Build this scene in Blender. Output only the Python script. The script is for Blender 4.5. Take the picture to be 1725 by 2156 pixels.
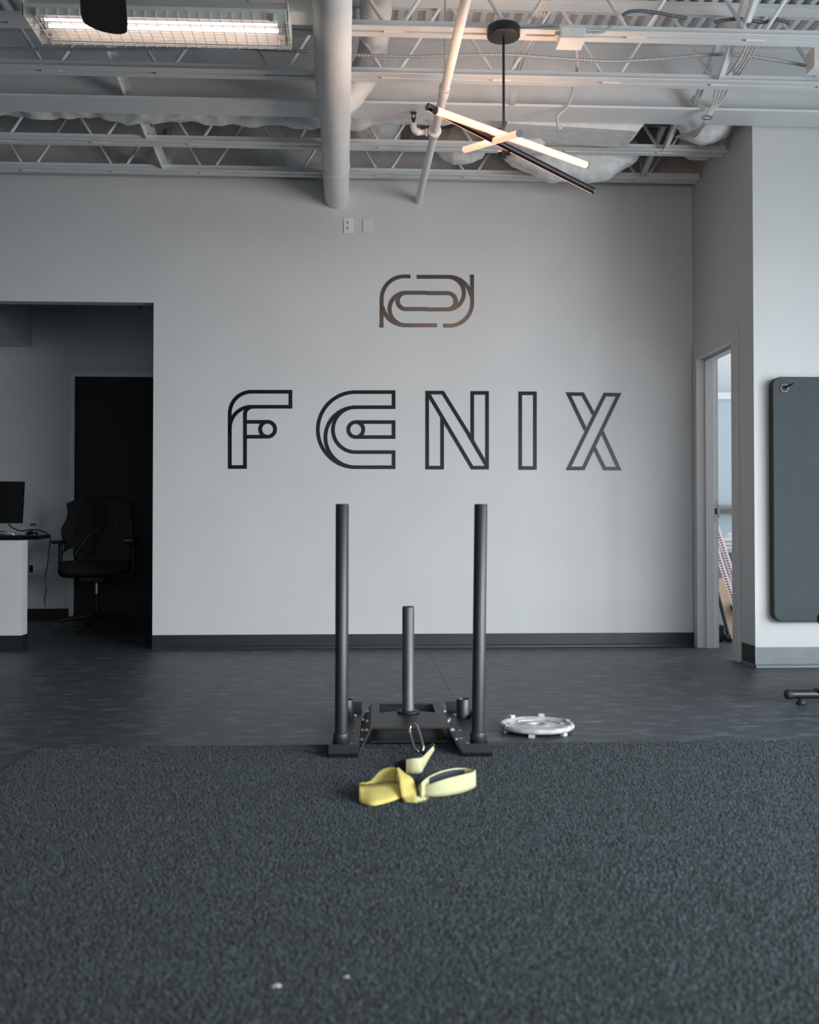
import bpy, math, random
from mathutils import Vector, Matrix, noise
random.seed(7)
for o in list(bpy.data.objects): bpy.data.objects.remove(o)
sc = bpy.context.scene
COL = sc.collection
PI = math.pi

# ------------------------------------------------------------------ camera
F, YAW, PIT, CH = 2150.0, 0.0493, 0.01714, 0.84       # focal length in pixels of the 1725 x 2156 frame
FWD = Vector((math.sin(YAW)*math.cos(PIT), math.cos(YAW)*math.cos(PIT), math.sin(PIT)))
RGT = Vector((math.cos(YAW), -math.sin(YAW), 0))
UPV = RGT.cross(FWD)
cd = bpy.data.cameras.new('camera'); cam = bpy.data.objects.new('camera', cd); COL.objects.link(cam)
cd.sensor_fit = 'HORIZONTAL'; cd.sensor_width = 36; cd.lens = F/1725*36
cam.matrix_world = Matrix(((RGT.x, UPV.x, -FWD.x, 0), (RGT.y, UPV.y, -FWD.y, 0), (RGT.z, UPV.z, -FWD.z, CH), (0, 0, 0, 1)))
cd.dof.use_dof = True; cd.dof.focus_distance = 6.6; cd.dof.aperture_fstop = 3.6
cd.clip_start = .05
sc.camera = cam

# ------------------------------------------------------------------ world, daylight, exposure
def lin(c):
    c /= 255.0
    return c/12.92 if c <= .04045 else ((c+.055)/1.055)**2.4
def rgb(r, g, b): return (lin(r), lin(g), lin(b), 1)
w = bpy.data.worlds.new('world'); sc.world = w; w.use_nodes = True
w.node_tree.nodes['Background'].inputs[0].default_value = (.80, .90, 1, 1)
w.node_tree.nodes['Background'].inputs[1].default_value = .5
def area(name, loc, direction, sx, sy, power, color, spread=PI):
    l = bpy.data.lights.new(name, 'AREA'); l.shape = 'RECTANGLE'; l.size = sx; l.size_y = sy; l.energy = power; l.color = color
    l.spread = spread
    o = bpy.data.objects.new(name, l); COL.objects.link(o); o.location = loc
    o.rotation_euler = Vector(direction).to_track_quat('-Z', 'Y').to_euler()
    return o
area('daylight_front_windows', (.6, -3.05, 1.50), (.05, 1, -.70), 3.2, 2.3, 100, (.875, .955, 1), 2.0)
area('daylight_side_windows', (4.40, -.5, 1.50), (-.62, 1, -.95), 3.2, 2.3, 455, (.885, .955, 1), 1.85)
area('daylight_near_side_window', (4.40, 3.1, 1.50), (-1, .1, .08), 2.2, 2.3, 172, (.86, .95, 1), 2.8)
area('daylight_studio_window', (5.05, 7.35, 1.60), (-1, 0, 0), 1.7, 2.2, 80, (.92, .97, 1))
sc.view_settings.view_transform = 'Standard'
sc.view_settings.look = 'None'
sc.view_settings.exposure = -0.50
sc.view_settings.gamma = 1
sc.view_settings.use_curve_mapping = False

# ------------------------------------------------------------------ pixel -> point on a known plane
CAM = Vector((0, 0, CH))
def ray(x, y): return FWD + RGT*((x-862.5)/F) - UPV*((y-1078)/F)
def PY(x, y, Y):
    d = ray(x, y); return CAM + d*(Y/d.y)
def PZ(x, y, z=0):
    d = ray(x, y); return CAM + d*((z-CH)/d.z)
def PX(x, y, X):
    d = ray(x, y); return CAM + d*(X/d.x)

# ------------------------------------------------------------------ materials
MATS = {}
def mat(name, col, rough=.6, metal=0, var=.0, vscale=4, bump=0, bscale=120, emit=None, spec=.5, stretch=None, bdist=.002):
    m = bpy.data.materials.new(name); m.use_nodes = True; nt = m.node_tree; b = nt.nodes['Principled BSDF']
    b.inputs['Roughness'].default_value = rough; b.inputs['Metallic'].default_value = metal
    b.inputs['Specular IOR Level'].default_value = spec
    b.inputs['Base Color'].default_value = col
    tc = nt.nodes.new('ShaderNodeTexCoord'); src = tc.outputs['Object']
    if stretch:
        mp = nt.nodes.new('ShaderNodeMapping'); mp.inputs['Scale'].default_value = stretch
        nt.links.new(src, mp.inputs['Vector']); src = mp.outputs['Vector']
    if var:
        n = nt.nodes.new('ShaderNodeTexNoise'); n.inputs['Scale'].default_value = vscale; n.inputs['Detail'].default_value = 6
        nt.links.new(src, n.inputs['Vector'])
        r = nt.nodes.new('ShaderNodeValToRGB')
        r.color_ramp.elements[0].position = .3; r.color_ramp.elements[1].position = .7
        r.color_ramp.elements[0].color = tuple(c*(1-var) for c in col[:3])+(1,)
        r.color_ramp.elements[1].color = tuple(min(1, c*(1+var)) for c in col[:3])+(1,)
        nt.links.new(n.outputs['Fac'], r.inputs['Fac']); nt.links.new(r.outputs['Color'], b.inputs['Base Color'])
    if bump:
        n2 = nt.nodes.new('ShaderNodeTexNoise'); n2.inputs['Scale'].default_value = bscale; n2.inputs['Detail'].default_value = 3
        nt.links.new(src, n2.inputs['Vector'])
        bp = nt.nodes.new('ShaderNodeBump'); bp.inputs['Strength'].default_value = bump; bp.inputs['Distance'].default_value = bdist
        nt.links.new(n2.outputs['Fac'], bp.inputs['Height']); nt.links.new(bp.outputs['Normal'], b.inputs['Normal'])
    if emit:
        b.inputs['Emission Color'].default_value = emit[0]; b.inputs['Emission Strength'].default_value = emit[1]
    MATS[name] = m; return m
mat('wall_paint', rgb(206, 206, 206), .62, var=.025, vscale=2.2, bump=.12, bscale=260)
mat('fill_cut_charcoal', rgb(88, 90, 92), .7, var=.03, vscale=2)  # dark tone picked for the unseen walls to cut bounced fill light
mat('office_paint', rgb(208, 212, 213), .7, var=.02, vscale=2)
mat('studio_blue', rgb(186, 200, 208), .7, var=.02, vscale=2)
mat('studio_white', rgb(232, 234, 236), .7, var=.01)
mat('steel_white', rgb(224, 226, 227), .5, var=.03, vscale=9, bump=.05, bscale=90)
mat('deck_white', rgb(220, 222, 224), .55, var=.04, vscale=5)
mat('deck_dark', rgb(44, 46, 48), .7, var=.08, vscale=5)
mat('duct_wrap', rgb(226, 227, 227), .55, var=.06, vscale=14, bump=.5, bscale=20, bdist=.010)
mat('pipe_white', rgb(236, 235, 233), .42, var=.02, vscale=12)
mat('conduit', rgb(176, 178, 178), .4, metal=.3, var=.05)
mat('conduit_dark', rgb(104, 106, 108), .45, metal=.4, var=.05)
mat('cable_white', rgb(205, 203, 198), .5, var=.02)
mat('black_metal', rgb(22, 24, 26), .42, var=.15, vscale=20)
mat('sled_paint', rgb(29, 31, 33), .46, var=.12, vscale=25, bump=.1, bscale=400)
mat('sled_post', rgb(36, 39, 42), .4, spec=.6, var=.06, vscale=30, bump=.08, bscale=500)
mat('worn_steel', rgb(88, 88, 87), .42, metal=.5, var=.25, vscale=18, stretch=(1, 1, .25))
mat('chrome', rgb(205, 205, 208), .22, metal=1, var=.05)
mat('bolt', rgb(190, 192, 195), .3, metal=.8, var=.05)
mat('black_rubber', rgb(26, 28, 30), .6, var=.12, vscale=14)
mat('base_black', rgb(34, 37, 40), .42, var=.1, vscale=6)
mat('base_grey', rgb(112, 120, 124), .38, var=.08, vscale=8)
mat('black_void', rgb(30, 30, 31), .7, var=.05)
mat('office_black', rgb(20, 20, 21), .65, var=.1, vscale=30)
mat('seat_fabric', rgb(27, 28, 30), .85, var=.1, vscale=60, bump=.3, bscale=300)
mat('plastic_white', rgb(225, 226, 228), .35, var=.01)
mat('plastic_pinkish', rgb(224, 212, 207), .4, var=.01)
mat('slot_dark', rgb(28, 28, 28), .6, var=.05)
mat('plate_enamel', rgb(176, 176, 174), .38, var=.3, vscale=30, bump=.2, bscale=70)
mat('strap_yellow', rgb(194, 176, 98), .8, var=.06, vscale=30, bump=.4, bscale=900, bdist=.001)
mat('strap_pale', rgb(190, 185, 144), .8, var=.05, vscale=30, bump=.4, bscale=900, bdist=.001)
mat('strap_navy', rgb(38, 44, 54), .75, var=.1, vscale=40)
mat('mat_foam', rgb(60, 69, 73), .72, var=.07, vscale=12, bump=.5, bscale=420, bdist=.001)
mat('mat_edge', rgb(24, 26, 28), .7, var=.1, vscale=20)
mat('wood_tan', rgb(206, 178, 150), .5, var=.1, vscale=9, stretch=(1, 1, .15))
mat('wood_rail', rgb(140, 136, 132), .5, var=.1, vscale=9, stretch=(.15, 1, 1))
mat('towel_white', rgb(226, 226, 226), .9, var=.03, bump=.5, bscale=200)
mat('red_print', rgb(176, 62, 62), .6, var=.05)
mat('heater_reflector', rgb(236, 228, 212), .4, metal=.25, var=.05, vscale=15)
mat('heater_case', rgb(228, 225, 218), .5, metal=.1, var=.06, vscale=15)
mat('heater_tube', (1, .86, .88, 1), .4, emit=((1, .84, .87, 1), 5.0), var=.01)
mat('lamp_glow', (1, .8, .65, 1), .4, emit=((1, .31, .185, 1), 2.7), var=.01)
mat('screen_black', rgb(12, 12, 13), .3, var=.03)
mat('letter_gloss', rgb(20, 23, 25), .20, var=.25, vscale=150, bump=.4, bscale=300, spec=.16, bdist=.0012)
mat('emblem_gloss', rgb(20, 22, 24), .15, var=.3, vscale=170, bump=.5, bscale=300, spec=.95, bdist=.0013)
mat('sprinkler_brass', rgb(70, 68, 66), .4, metal=.7, var=.1)
mat('crumb', rgb(200, 198, 190), .8, var=.05)
mat('tile_white', rgb(186, 188, 190), .8, var=.05, vscale=40)

# rubber floor: dark grey with pale scuffs drawn out sideways
def floor_material():
    m = mat('rubber_floor', rgb(54, 60, 65), .48, var=.1, vscale=7, bump=.15, bscale=180)
    nt = m.node_tree; b = nt.nodes['Principled BSDF']
    old = b.inputs['Base Color'].links[0].from_socket
    tc = nt.nodes.new('ShaderNodeTexCoord'); mp = nt.nodes.new('ShaderNodeMapping'); mp.inputs['Scale'].default_value = (2.0, 4.6, 1)
    n = nt.nodes.new('ShaderNodeTexNoise'); n.inputs['Scale'].default_value = 3.2; n.inputs['Detail'].default_value = 9; n.inputs['Roughness'].default_value = .68
    nt.links.new(tc.outputs['Object'], mp.inputs['Vector']); nt.links.new(mp.outputs['Vector'], n.inputs['Vector'])
    r = nt.nodes.new('ShaderNodeValToRGB'); r.color_ramp.elements[0].position = .5; r.color_ramp.elements[1].position = .7
    r.color_ramp.elements[0].color = (0, 0, 0, 1); r.color_ramp.elements[1].color = (.7, .7, .7, 1)
    nt.links.new(n.outputs['Fac'], r.inputs['Fac'])
    mx = nt.nodes.new('ShaderNodeMixRGB'); nt.links.new(r.outputs['Color'], mx.inputs['Fac'])
    nt.links.new(old, mx.inputs['Color1']); mx.inputs['Color2'].default_value = rgb(112, 120, 126)
    # tiny pale specks of grit
    v = nt.nodes.new('ShaderNodeTexNoise'); v.inputs['Scale'].default_value = 70; v.inputs['Detail'].default_value = 2
    nt.links.new(tc.outputs['Object'], v.inputs['Vector'])
    r2 = nt.nodes.new('ShaderNodeValToRGB'); r2.color_ramp.elements[0].position = .74; r2.color_ramp.elements[1].position = .78
    nt.links.new(v.outputs['Fac'], r2.inputs['Fac'])
    mx2 = nt.nodes.new('ShaderNodeMixRGB'); nt.links.new(r2.outputs['Color'], mx2.inputs['Fac'])
    nt.links.new(mx.outputs['Color'], mx2.inputs['Color1']); mx2.inputs['Color2'].default_value = rgb(150, 156, 160)
    nt.links.new(mx2.outputs['Color'], b.inputs['Base Color'])
floor_material()
mat('carpet_pile', rgb(70, 75, 78), .95, var=.24, vscale=95, spec=.15)
mat('carpet_back', rgb(48, 52, 54), .95, var=.2, vscale=95, spec=.1)

# ------------------------------------------------------------------ mesh builder
class MB:
    def __init__(s): s.v = []; s.f = []; s.sm = []
    def add(s, vs, fs, smooth=False):
        n = len(s.v); s.v += [tuple(v) for v in vs]; s.f += [tuple(i+n for i in f) for f in fs]; s.sm += [smooth]*len(fs); return s
    def box(s, x0, x1, y0, y1, z0, z1):
        vs = [(x, y, z) for z in (z0, z1) for y in (y0, y1) for x in (x0, x1)]
        return s.add(vs, [(0, 2, 3, 1), (4, 5, 7, 6), (0, 1, 5, 4), (2, 6, 7, 3), (0, 4, 6, 2), (1, 3, 7, 5)])
    def bbox(s, x0, x1, y0, y1, z0, z1, r=.005):        # chamfered box
        c = [(x0, x1), (y0, y1), (z0, z1)]; vs = []; idx = {}
        for sx in (0, 1):
            for sy in (0, 1):
                for sz in (0, 1):
                    base = [c[0][sx], c[1][sy], c[2][sz]]; sg = [1-2*sx, 1-2*sy, 1-2*sz]
                    for ax in range(3):
                        p = list(base)
                        for a in range(3):
                            if a != ax: p[a] += sg[a]*r
                        idx[(sx, sy, sz, ax)] = len(vs); vs.append(p)
        fs = []
        I = idx
        for ax in range(3):
            a, b = [k for k in range(3) if k != ax]
            for sd in (0, 1):
                q = []
                for (i, j) in ((0, 0), (1, 0), (1, 1), (0, 1)):
                    k = [0, 0, 0]; k[ax] = sd; k[a] = i; k[b] = j; q.append(I[(*k, ax)])
                fs.append(q)
            for i in (0, 1):
                for j in (0, 1):
                    k0 = [0, 0, 0]; k1 = [0, 0, 0]; k0[a] = k1[a] = i; k0[b] = k1[b] = j; k1[ax] = 1
                    fs.append((I[(*k0, a)], I[(*k0, b)], I[(*k1, b)], I[(*k1, a)]))
        for sx in (0, 1):
            for sy in (0, 1):
                for sz in (0, 1): fs.append(tuple(I[(sx, sy, sz, ax)] for ax in range(3)))
        return s.add(vs, fs)
    def tube(s, pts, r, n=12, cap=True, smooth=True):
        pts = [Vector(p) for p in pts]; rs = r if isinstance(r, (list, tuple)) else [r]*len(pts)
        t0 = (pts[1]-pts[0]).normalized(); up = Vector((0, 0, 1)) if abs(t0.z) < .9 else Vector((1, 0, 0))
        u = t0.cross(up).normalized(); vs = []; fs = []
        for i, p in enumerate(pts):
            t = (pts[min(i+1, len(pts)-1)]-pts[max(i-1, 0)])
            if t.length < 1e-9: t = t0
            t.normalize(); u = (u - t*u.dot(t)).normalized(); v = t.cross(u)
            for k in range(n):
                a = 2*PI*k/n; vs.append(p+(u*math.cos(a)+v*math.sin(a))*rs[i])
        for i in range(len(pts)-1):
            for k in range(n): fs.append((i*n+k, i*n+(k+1) % n, (i+1)*n+(k+1) % n, (i+1)*n+k))
        s.add(vs, fs, smooth)
        if cap:
            m = len(pts)-1
            s.add([vs[k] for k in range(n)], [tuple(range(n-1, -1, -1))]); s.add([vs[m*n+k] for k in range(n)], [tuple(range(n))])
        return s
    def lathe(s, c, prof, n=32, smooth=True, axis='z', close=False):
        vs = []; fs = []; c = Vector(c)
        for (r, h) in prof:
            for k in range(n):
                a = 2*PI*k/n
                vs.append(c+(Vector((r*math.cos(a), r*math.sin(a), h)) if axis == 'z' else Vector((r*math.cos(a), h, r*math.sin(a)))))
        m = len(prof)
        for i in range(m-1):
            for k in range(n): fs.append((i*n+k, i*n+(k+1) % n, (i+1)*n+(k+1) % n, (i+1)*n+k))
        s.add(vs, fs, smooth)
        if prof[0][0] > 0 and not close: pass
        return s
    def prism(s, poly, d):                               # polygon (3D, planar) extruded by vector d
        n = len(poly); d = Vector(d); vs = [Vector(p) for p in poly]+[Vector(p)+d for p in poly]
        return s.add(vs, [tuple(range(n)), tuple(range(2*n-1, n-1, -1))]+[(i, i+n, (i+1) % n+n, (i+1) % n) for i in range(n)])
    def angle(s, p0, p1, a, b, t=.005):                  # steel angle: legs along vectors a and b
        p0, p1 = Vector(p0), Vector(p1); a, b = Vector(a), Vector(b); an, bn = a.normalized()*t, b.normalized()*t
        poly = [p0, p0+a, p0+a+bn, p0+an+bn, p0+an+b, p0+b]
        return s.prism(poly, p1-p0)
    def build(s, name, material, parent=None):
        me = bpy.data.meshes.new(name); me.from_pydata(s.v, [], s.f); me.materials.append(MATS[material])
        me.polygons.foreach_set('use_smooth', s.sm)
        import bmesh
        bm = bmesh.new(); bm.from_mesh(me); bmesh.ops.recalc_face_normals(bm, faces=bm.faces); bm.to_mesh(me); bm.free()
        me.update()
        o = bpy.data.objects.new(name, me); COL.objects.link(o)
        if parent is not None:
            o.parent = parent
            if parent.type == 'EMPTY' and not parent.get('_local'): o.location = -parent.location
        return o
def tag(o, label, cat, group=None):
    o['label'] = label; o['category'] = cat
    if group: o['group'] = group
    return o
def thing(name, label, cat, loc, group=None, local=False, rz=0):
    o = bpy.data.objects.new(name, None); COL.objects.link(o); o.location = loc; o.rotation_euler.z = rz; o.empty_display_size = .1
    if local: LOCALS.append(o); o['_local'] = 1
    return tag(o, label, cat, group)
LOCALS = []
def struct(o, label=None):
    o['kind'] = 'structure'
    if label: o['label'] = label
    return o
def catmull(pts, k=8):
    pts = [Vector(p) for p in pts]; out = []
    for i in range(len(pts)-1):
        p0 = pts[max(i-1, 0)]; p1 = pts[i]; p2 = pts[i+1]; p3 = pts[min(i+2, len(pts)-1)]
        for j in range(k):
            t = j/k
            out.append(.5*((2*p1)+(p2-p0)*t+(2*p0-5*p1+4*p2-p3)*t*t+(3*p1-p0-3*p2+p3)*t**3))
    out.append(pts[-1]); return out

# ------------------------------------------------------------------ room dimensions
W, R, YC, B, DK = 7.27, 2.413, 6.126, 3.3126, 3.75     # logo wall, door wall, mat wall, joist underside, deck underside
LX, OZ = -1.452, 2.443                                  # office opening: its right edge and head
WT = .13

# ---- floor: slab under interlocking rubber mats
fl = struct(MB().box(-5.2, 5.2, -3.2, 10.2, -.08, -.012).build('floor', 'black_rubber'), 'dark rubber gym floor of interlocking mats')
xs = [-5.2]+[.475+1.22*k for k in range(-4, 4)]+[5.2]; ys = [-3.2]+[6.08-1.22*k for k in range(7, 0, -1)]+[6.08, 7.30, 8.52, 10.2]
ys = sorted(ys); g = .0006
for i in range(len(xs)-1):
    for j in range(len(ys)-1):
        m = MB().bbox(xs[i]+g, xs[i+1]-g, ys[j]+g, ys[j+1]-g, -.012, 0, .0006).build('rubber_mat', 'rubber_floor', fl)

# ---- walls
wb = MB(); wb.box(LX, R, W, W+WT, 0, 3.9); wb.box(-5.2, LX, W, W+.10, OZ, 3.9)
struct(wb.build('wall_back', 'wall_paint'), 'pale grey logo wall with office opening')
DY0, DY1, DZ = 6.43, 7.20, 2.10                        # studio door opening
wr = MB(); wr.box(R, R+WT, YC, DY0, 0, 3.9); wr.box(R, R+WT, DY0, DY1, DZ, 3.9); wr.box(R, R+WT, DY1, W+WT, 0, 3.9)
struct(wr.build('wall_right', 'wall_paint'), 'shaded wall holding the studio doorway')
struct(MB().box(R+WT, 5.2, YC, YC+WT, 0, 3.7).build('wall_right_front', 'wall_paint'), 'bright wall with hanging exercise mat')
struct(MB().box(-4.7, -4.57, -3.2, W, 0, 3.9).build('wall_left', 'fill_cut_charcoal'))
# side wall and front (street) wall with their window openings
ws = MB(); ws.box(4.5, 4.63, -3.2, YC, 0, .35); ws.box(4.5, 4.63, -3.2, YC, 2.65, 3.9); ws.box(4.5, 4.63, 1.15, 1.95, .35, 2.65); ws.box(4.5, 4.63, -3.2, -2.15, .35, 2.65); ws.box(4.5, 4.63, 4.25, YC, .35, 2.65)
struct(ws.build('wall_side', 'fill_cut_charcoal'))
wf = MB(); wf.box(-4.7, 4.63, -3.3, -3.2, 0, .35); wf.box(-4.7, 4.63, -3.3, -3.2, 2.65, 3.9); wf.box(-4.7, -1, -3.3, -3.2, .35, 2.65); wf.box(2.2, 4.63, -3.3, -3.2, .35, 2.65)
struct(wf.build('wall_front', 'fill_cut_charcoal'))
def window(n, fixed, a0, a1, along, k=4):
    m = MB(); z0, z1 = .35, 2.65
    def bx(u0, u1, z0, z1):
        if along == 'y': m.box(fixed-.03, fixed+.03, u0, u1, z0, z1)
        else: m.box(u0, u1, fixed-.03, fixed+.03, z0, z1)
    for i in range(k+1):
        u = a0+(a1-a0)*i/k; bx(u-.03, u+.03, z0+.06, z1-.06)
    bx(a0, a1, z0, z0+.06); bx(a0, a1, z1-.06, z1)
    struct(m.build('window_%d' % n, 'black_metal'))
window(1, 4.56, -2.15, 1.15, 'y', 3); window(2, -3.25, -1, 2.2, 'x'); window(3, 4.56, 1.95, 4.25, 'y', 2)

# ---- baseboards
def baseboard(name, x0, x1, y, h, material, label):
    m = MB(); m.prism([(x0, y, 0), (x0, y-.012, 0), (x0, y-.009, .012), (x0, y-.004, .02), (x0, y-.004, h), (x0, y, h)], (x1-x0, 0, 0))
    return struct(m.build(name, material), label)
baseboard('baseboard_back', LX, R, W, .098, 'base_black', 'black rubber base along the logo wall')
bs = MB(); bs.prism([(R, YC-.004, 0), (R-.012, YC-.004, 0), (R-.008, YC-.004, .012), (R-.004, YC-.004, .02), (R-.004, YC-.004, .13), (R, YC-.004, .13)], (0, DY0-.09-YC, 0))
struct(bs.build('baseboard_right', 'base_black'), 'black rubber base beside the studio door frame')
bf = MB(); bf.prism([(R-.003, YC, 0), (R-.003, YC-.024, 0), (R-.003, YC-.02, .01), (R-.003, YC-.008, .022), (R-.003, YC-.005, .11), (R-.003, YC, .122)], (5-R, 0, 0))
struct(bf.build('baseboard_front', 'base_grey'), 'glossy grey cove base below the hanging mat')

# ---- studio door frame (hollow metal): jambs with stop, head, strike plate
d2 = MB()
J = .05
# far jamb (faces the camera): outer rebate, stop, inner rebate
d2.box(R-.012, R+.048, DY1-.045, DY1+.03, 0, DZ-.045); d2.box(R+.048, R+.105, DY1-.062, DY1+.01, 0, DZ-.062); d2.box(R+.105, R+WT+.014, DY1-.045, DY1+.03, 0, DZ-.045)
d2.box(R-.012, R+.048, DY0-.055, DY0+.045, 0, DZ-.045); d2.box(R+.048, R+.105, DY0-.01, DY0+.062, 0, DZ-.062); d2.box(R+.105, R+WT+.014, DY0-.055, DY0+.045, 0, DZ-.045)
d2.box(R-.012, R+.048, DY0-.055, DY1+.03, DZ-.045, DZ+.05); d2.box(R+.048, R+.105, DY0, DY1, DZ-.062, DZ+.01); d2.box(R+.105, R+WT+.014, DY0-.055, DY1+.03, DZ-.045, DZ+.05)
do2 = struct(d2.build('door_2', 'wall_paint'), 'open studio doorway with pale steel frame')
q = MB(); zc = .97
q.box(R+.108, R+.14, DY1-.048, DY1-.045, zc-.075, zc+.075)
sp = q.build('strike_plate', 'bolt', do2)
MB().box(R+.117, R+.132, DY1-.0492, DY1-.0478, zc-.022, zc+.022).build('latch_hole', 'slot_dark', sp)
MB().box(R+.14, R+.152, DY1-.056, DY1-.044, zc-.045, zc+.045).build('strike_lip', 'bolt', sp)

# ---- studio beyond the doorway
sb = MB(); sb.box(R+WT, 5.2, 8.40, 8.52, 0, 1.93)
struct(sb.build('wall_studio_lower', 'studio_blue'), 'pale blue studio wall seen through the doorway')
struct(MB().box(R+WT, 5.2, 8.375, 8.56, 1.93, 1.985).build('trim_1', 'studio_white'), 'white ledge on top of the pale blue studio wall')
struct(MB().box(R+WT-.2, 5.3, 8.9, 9.0, 0, 3.3).build('wall_studio_upper', 'studio_white'), 'white upper wall of the studio')
struct(MB().box(R+.0, R+WT, W+WT, 9.0, 0, 3.3).build('wall_studio_left', 'studio_white'))
struct(MB().box(5.2, 5.3, YC, 9.0, 0, 3.3).build('wall_studio_right', 'studio_white'))
struct(MB().box(R+WT, 5.2, YC+WT, 8.9, 3.24, 3.30).build('ceiling_studio', 'studio_white'))

# ---- office behind the opening
OY = 9.72
struct(MB().box(-5.2, LX+.6, OY, OY+.1, 0, 3.0).build('wall_office_back', 'office_paint'), 'dim grey back wall of the office')
struct(MB().box(LX+.3, LX+.42, W+WT, OY, 0, 3.0).build('wall_office_right', 'office_paint'))
struct(MB().box(-5.2, -5.1, W+WT, OY, 0, 3.0).build('wall_office_left', 'office_paint'))
oc = struct(MB().box(-5.2, LX+.42, W+WT, OY, 2.935, 3.0).build('ceiling_office', 'black_rubber'), 'suspended tile ceiling of the office')
x = PY(160, 652, OY).x
for i in range(-5, 3):
    for j in range(4):
        x0 = x+.61*i; y0 = OY-.61*(j+1)
        if x0 > LX+.4: continue
        MB().bbox(x0+.012, min(x0+.598, LX+.4), max(y0+.012, W+WT+.005), y0+.598, 2.915, 2.935, .004).build('ceiling_tile', 'tile_white', oc)
sx = PY(68, 700, OY).x
struct(MB().box(-5.1, sx, W+WT+.9, OY, PY(50, 731, OY).z, 2.915).build('trim_2', 'office_paint'), 'boxed soffit in the office corner')
p = PY(158, 793, OY-.02); fx = PY(148, 782, OY-.02)
dfr = MB(); dfr.box(fx.x, p.x, OY-.03, OY, 0, fx.z); dfr.box(p.x, LX+.3, OY-.03, OY, p.z, fx.z)
do1 = struct(dfr.build('door_1', 'steel_white'), 'dark office door in a grey steel frame')
MB().bbox(p.x, LX+.3, OY-.014, OY-.001, 0, p.z, .002).build('door_panel', 'black_void', do1)
struct(MB().box(-5.1, fx.x, OY-.012, OY, 0, .1).build('baseboard_office', 'black_void'))
# half wall that carries the desk top
hx = PY(45, 1250, W).x
hw = MB(); hw.box(-4.57, hx, W, W+WT, 0, .765)
struct(hw.build('wall_counter', 'wall_paint'), 'low white half wall under the reception desk')
hb = MB(); hb.box(-4.57, hx+.005, W-.005, W+WT+.005, 0, .10)
struct(hb.build('baseboard_counter', 'base_black'))

# ---- ceiling deck (corrugated, flutes run front to back)
dk = MB(); pitch = .0785; prof = []
n = int(9.9/pitch)
for i in range(n):
    x0 = -5.2+i*pitch
    prof += [(x0, DK), (x0+.030, DK), (x0+.040, DK+.032), (x0+.0685, DK+.032)]
k = len(prof)
def deck_sheet(y0, y1):
    m = MB(); m.add([(x, y, z) for y in (y0, y1) for (x, z) in prof], [(i, i+1, k+i+1, k+i) for i in range(k-1)]); return m
dk = deck_sheet(2.6, 5.99)
dk.box(-5.2, 5.0, 2.6, W+WT, DK+.05, DK+.1); dk.box(-5.2, 5.0, -3.3, 2.6, DK, DK+.1)
ce = struct(dk.build('ceiling', 'deck_white'), 'white corrugated steel roof deck')
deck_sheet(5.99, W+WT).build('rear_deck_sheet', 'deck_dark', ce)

# ------------------------------------------------------------------ steel: joists, girder, bridging
def joist(y, x0, x1, label):
    t = thing('ceiling_joist', label, 'joist', (0, y, B), 'open web steel ceiling joists')
    m = .0
    for s_, nm in ((-1, 'bottom_chord'), (1, 'bottom_chord')):
        MB().angle((x0, y+s_*.010, B), (x1, y+s_*.010, B), (0, s_*.046, 0), (0, 0, .05)).build(nm, 'steel_white', t)
    for s_ in (-1, 1):
        MB().angle((x0, y+s_*.010, DK-.002), (x1, y+s_*.010, DK-.002), (0, s_*.046, 0), (0, 0, -.05)).build('top_chord', 'steel_white', t)
    k0 = math.ceil((x0-.17)/.61); k1 = math.floor((x1-.17)/.61)
    bars = None
    for k in range(k0, k1+1):
        xn = .17+.61*k
        for s_ in (-1, 1):
            xe = xn+s_*.285
            if xe < x0+.02 or xe > x1-.02: continue
            MB().tube([(xn+s_*.028, y, B+.012), (xe, y, DK-.02)], .0105, 10).build('web_bar', 'steel_white', t)
        # weld spacer between the two chord angles
        MB().tube([(xn-.05, y, B+.004), (xn+.05, y, B+.004)], .0098, 8).build('weld_spacer', 'steel_white', t)
    return t
Y1, Y2, Y3, Y4 = 7.105, 6.575, 5.55, 5.03              # chord centre lines (their near edges lie .056 in front)
joist(Y1, -4.5, R-.005, 'open web steel joist hanging closest to the logo wall')
joist(Y2, -4.5, R-.005, 'second open web steel joist from the logo wall, behind the deep girder')
joist(Y3, -4.5, 4.45, 'open web steel joist just in front of the deep girder, carrying ribbed conduit')
joist(Y4, -4.5, 4.45, 'nearest open web steel joist, lit orange above the hanging lamp')
gd = thing('steel_girder', 'deep white steel girder with a plain web and wide bottom flange', 'girder', (0, 5.99, B))
MB().box(-4.55, 4.48, 5.885, 6.105, B, B+.014).build('bottom_flange', 'steel_white', gd)
MB().box(-4.55, 4.48, 5.988, 5.998, B+.014, DK-.018).build('web_plate', 'steel_white', gd)
MB().box(-4.55, 4.48, 5.93, 6.06, DK-.018, DK-.003).build('top_flange', 'steel_white', gd)

def strut(a, b, label, wdt=.042, group='diagonal bridging struts'):
    a, b = Vector(a), Vector(b)
    d = (b-a).normalized(); side = Vector((1, 0, 0)) - d*d.x; side.normalize(); nr = d.cross(side).normalized()
    o = MB().angle(a, b, side*wdt, nr*wdt, .005).build('bridging_strut', 'steel_white')
    return tag(o, label, 'strut', group)
XL, XR = -1.363, 1.98
def sp_(px, py, X): return PX(px, py, X)
def toy(a, b, Y):        # extend a-b to depth Y
    a, b = Vector(a), Vector(b); t = (Y-a.y)/(b.y-a.y); return a+(b-a)*t
strut((XL, 5.52, 3.455), (XL, 5.985, 3.385), 'left diagonal strut running from the conduit joist to the girder')
strut((XL, 6.0, 3.47), (XL, 6.56, 3.375), 'left diagonal strut between the girder and the second joist')
strut((XL, 6.60, 3.43), (XL, 7.09, 3.37), 'left diagonal strut ending at the joist by the logo wall')
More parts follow.
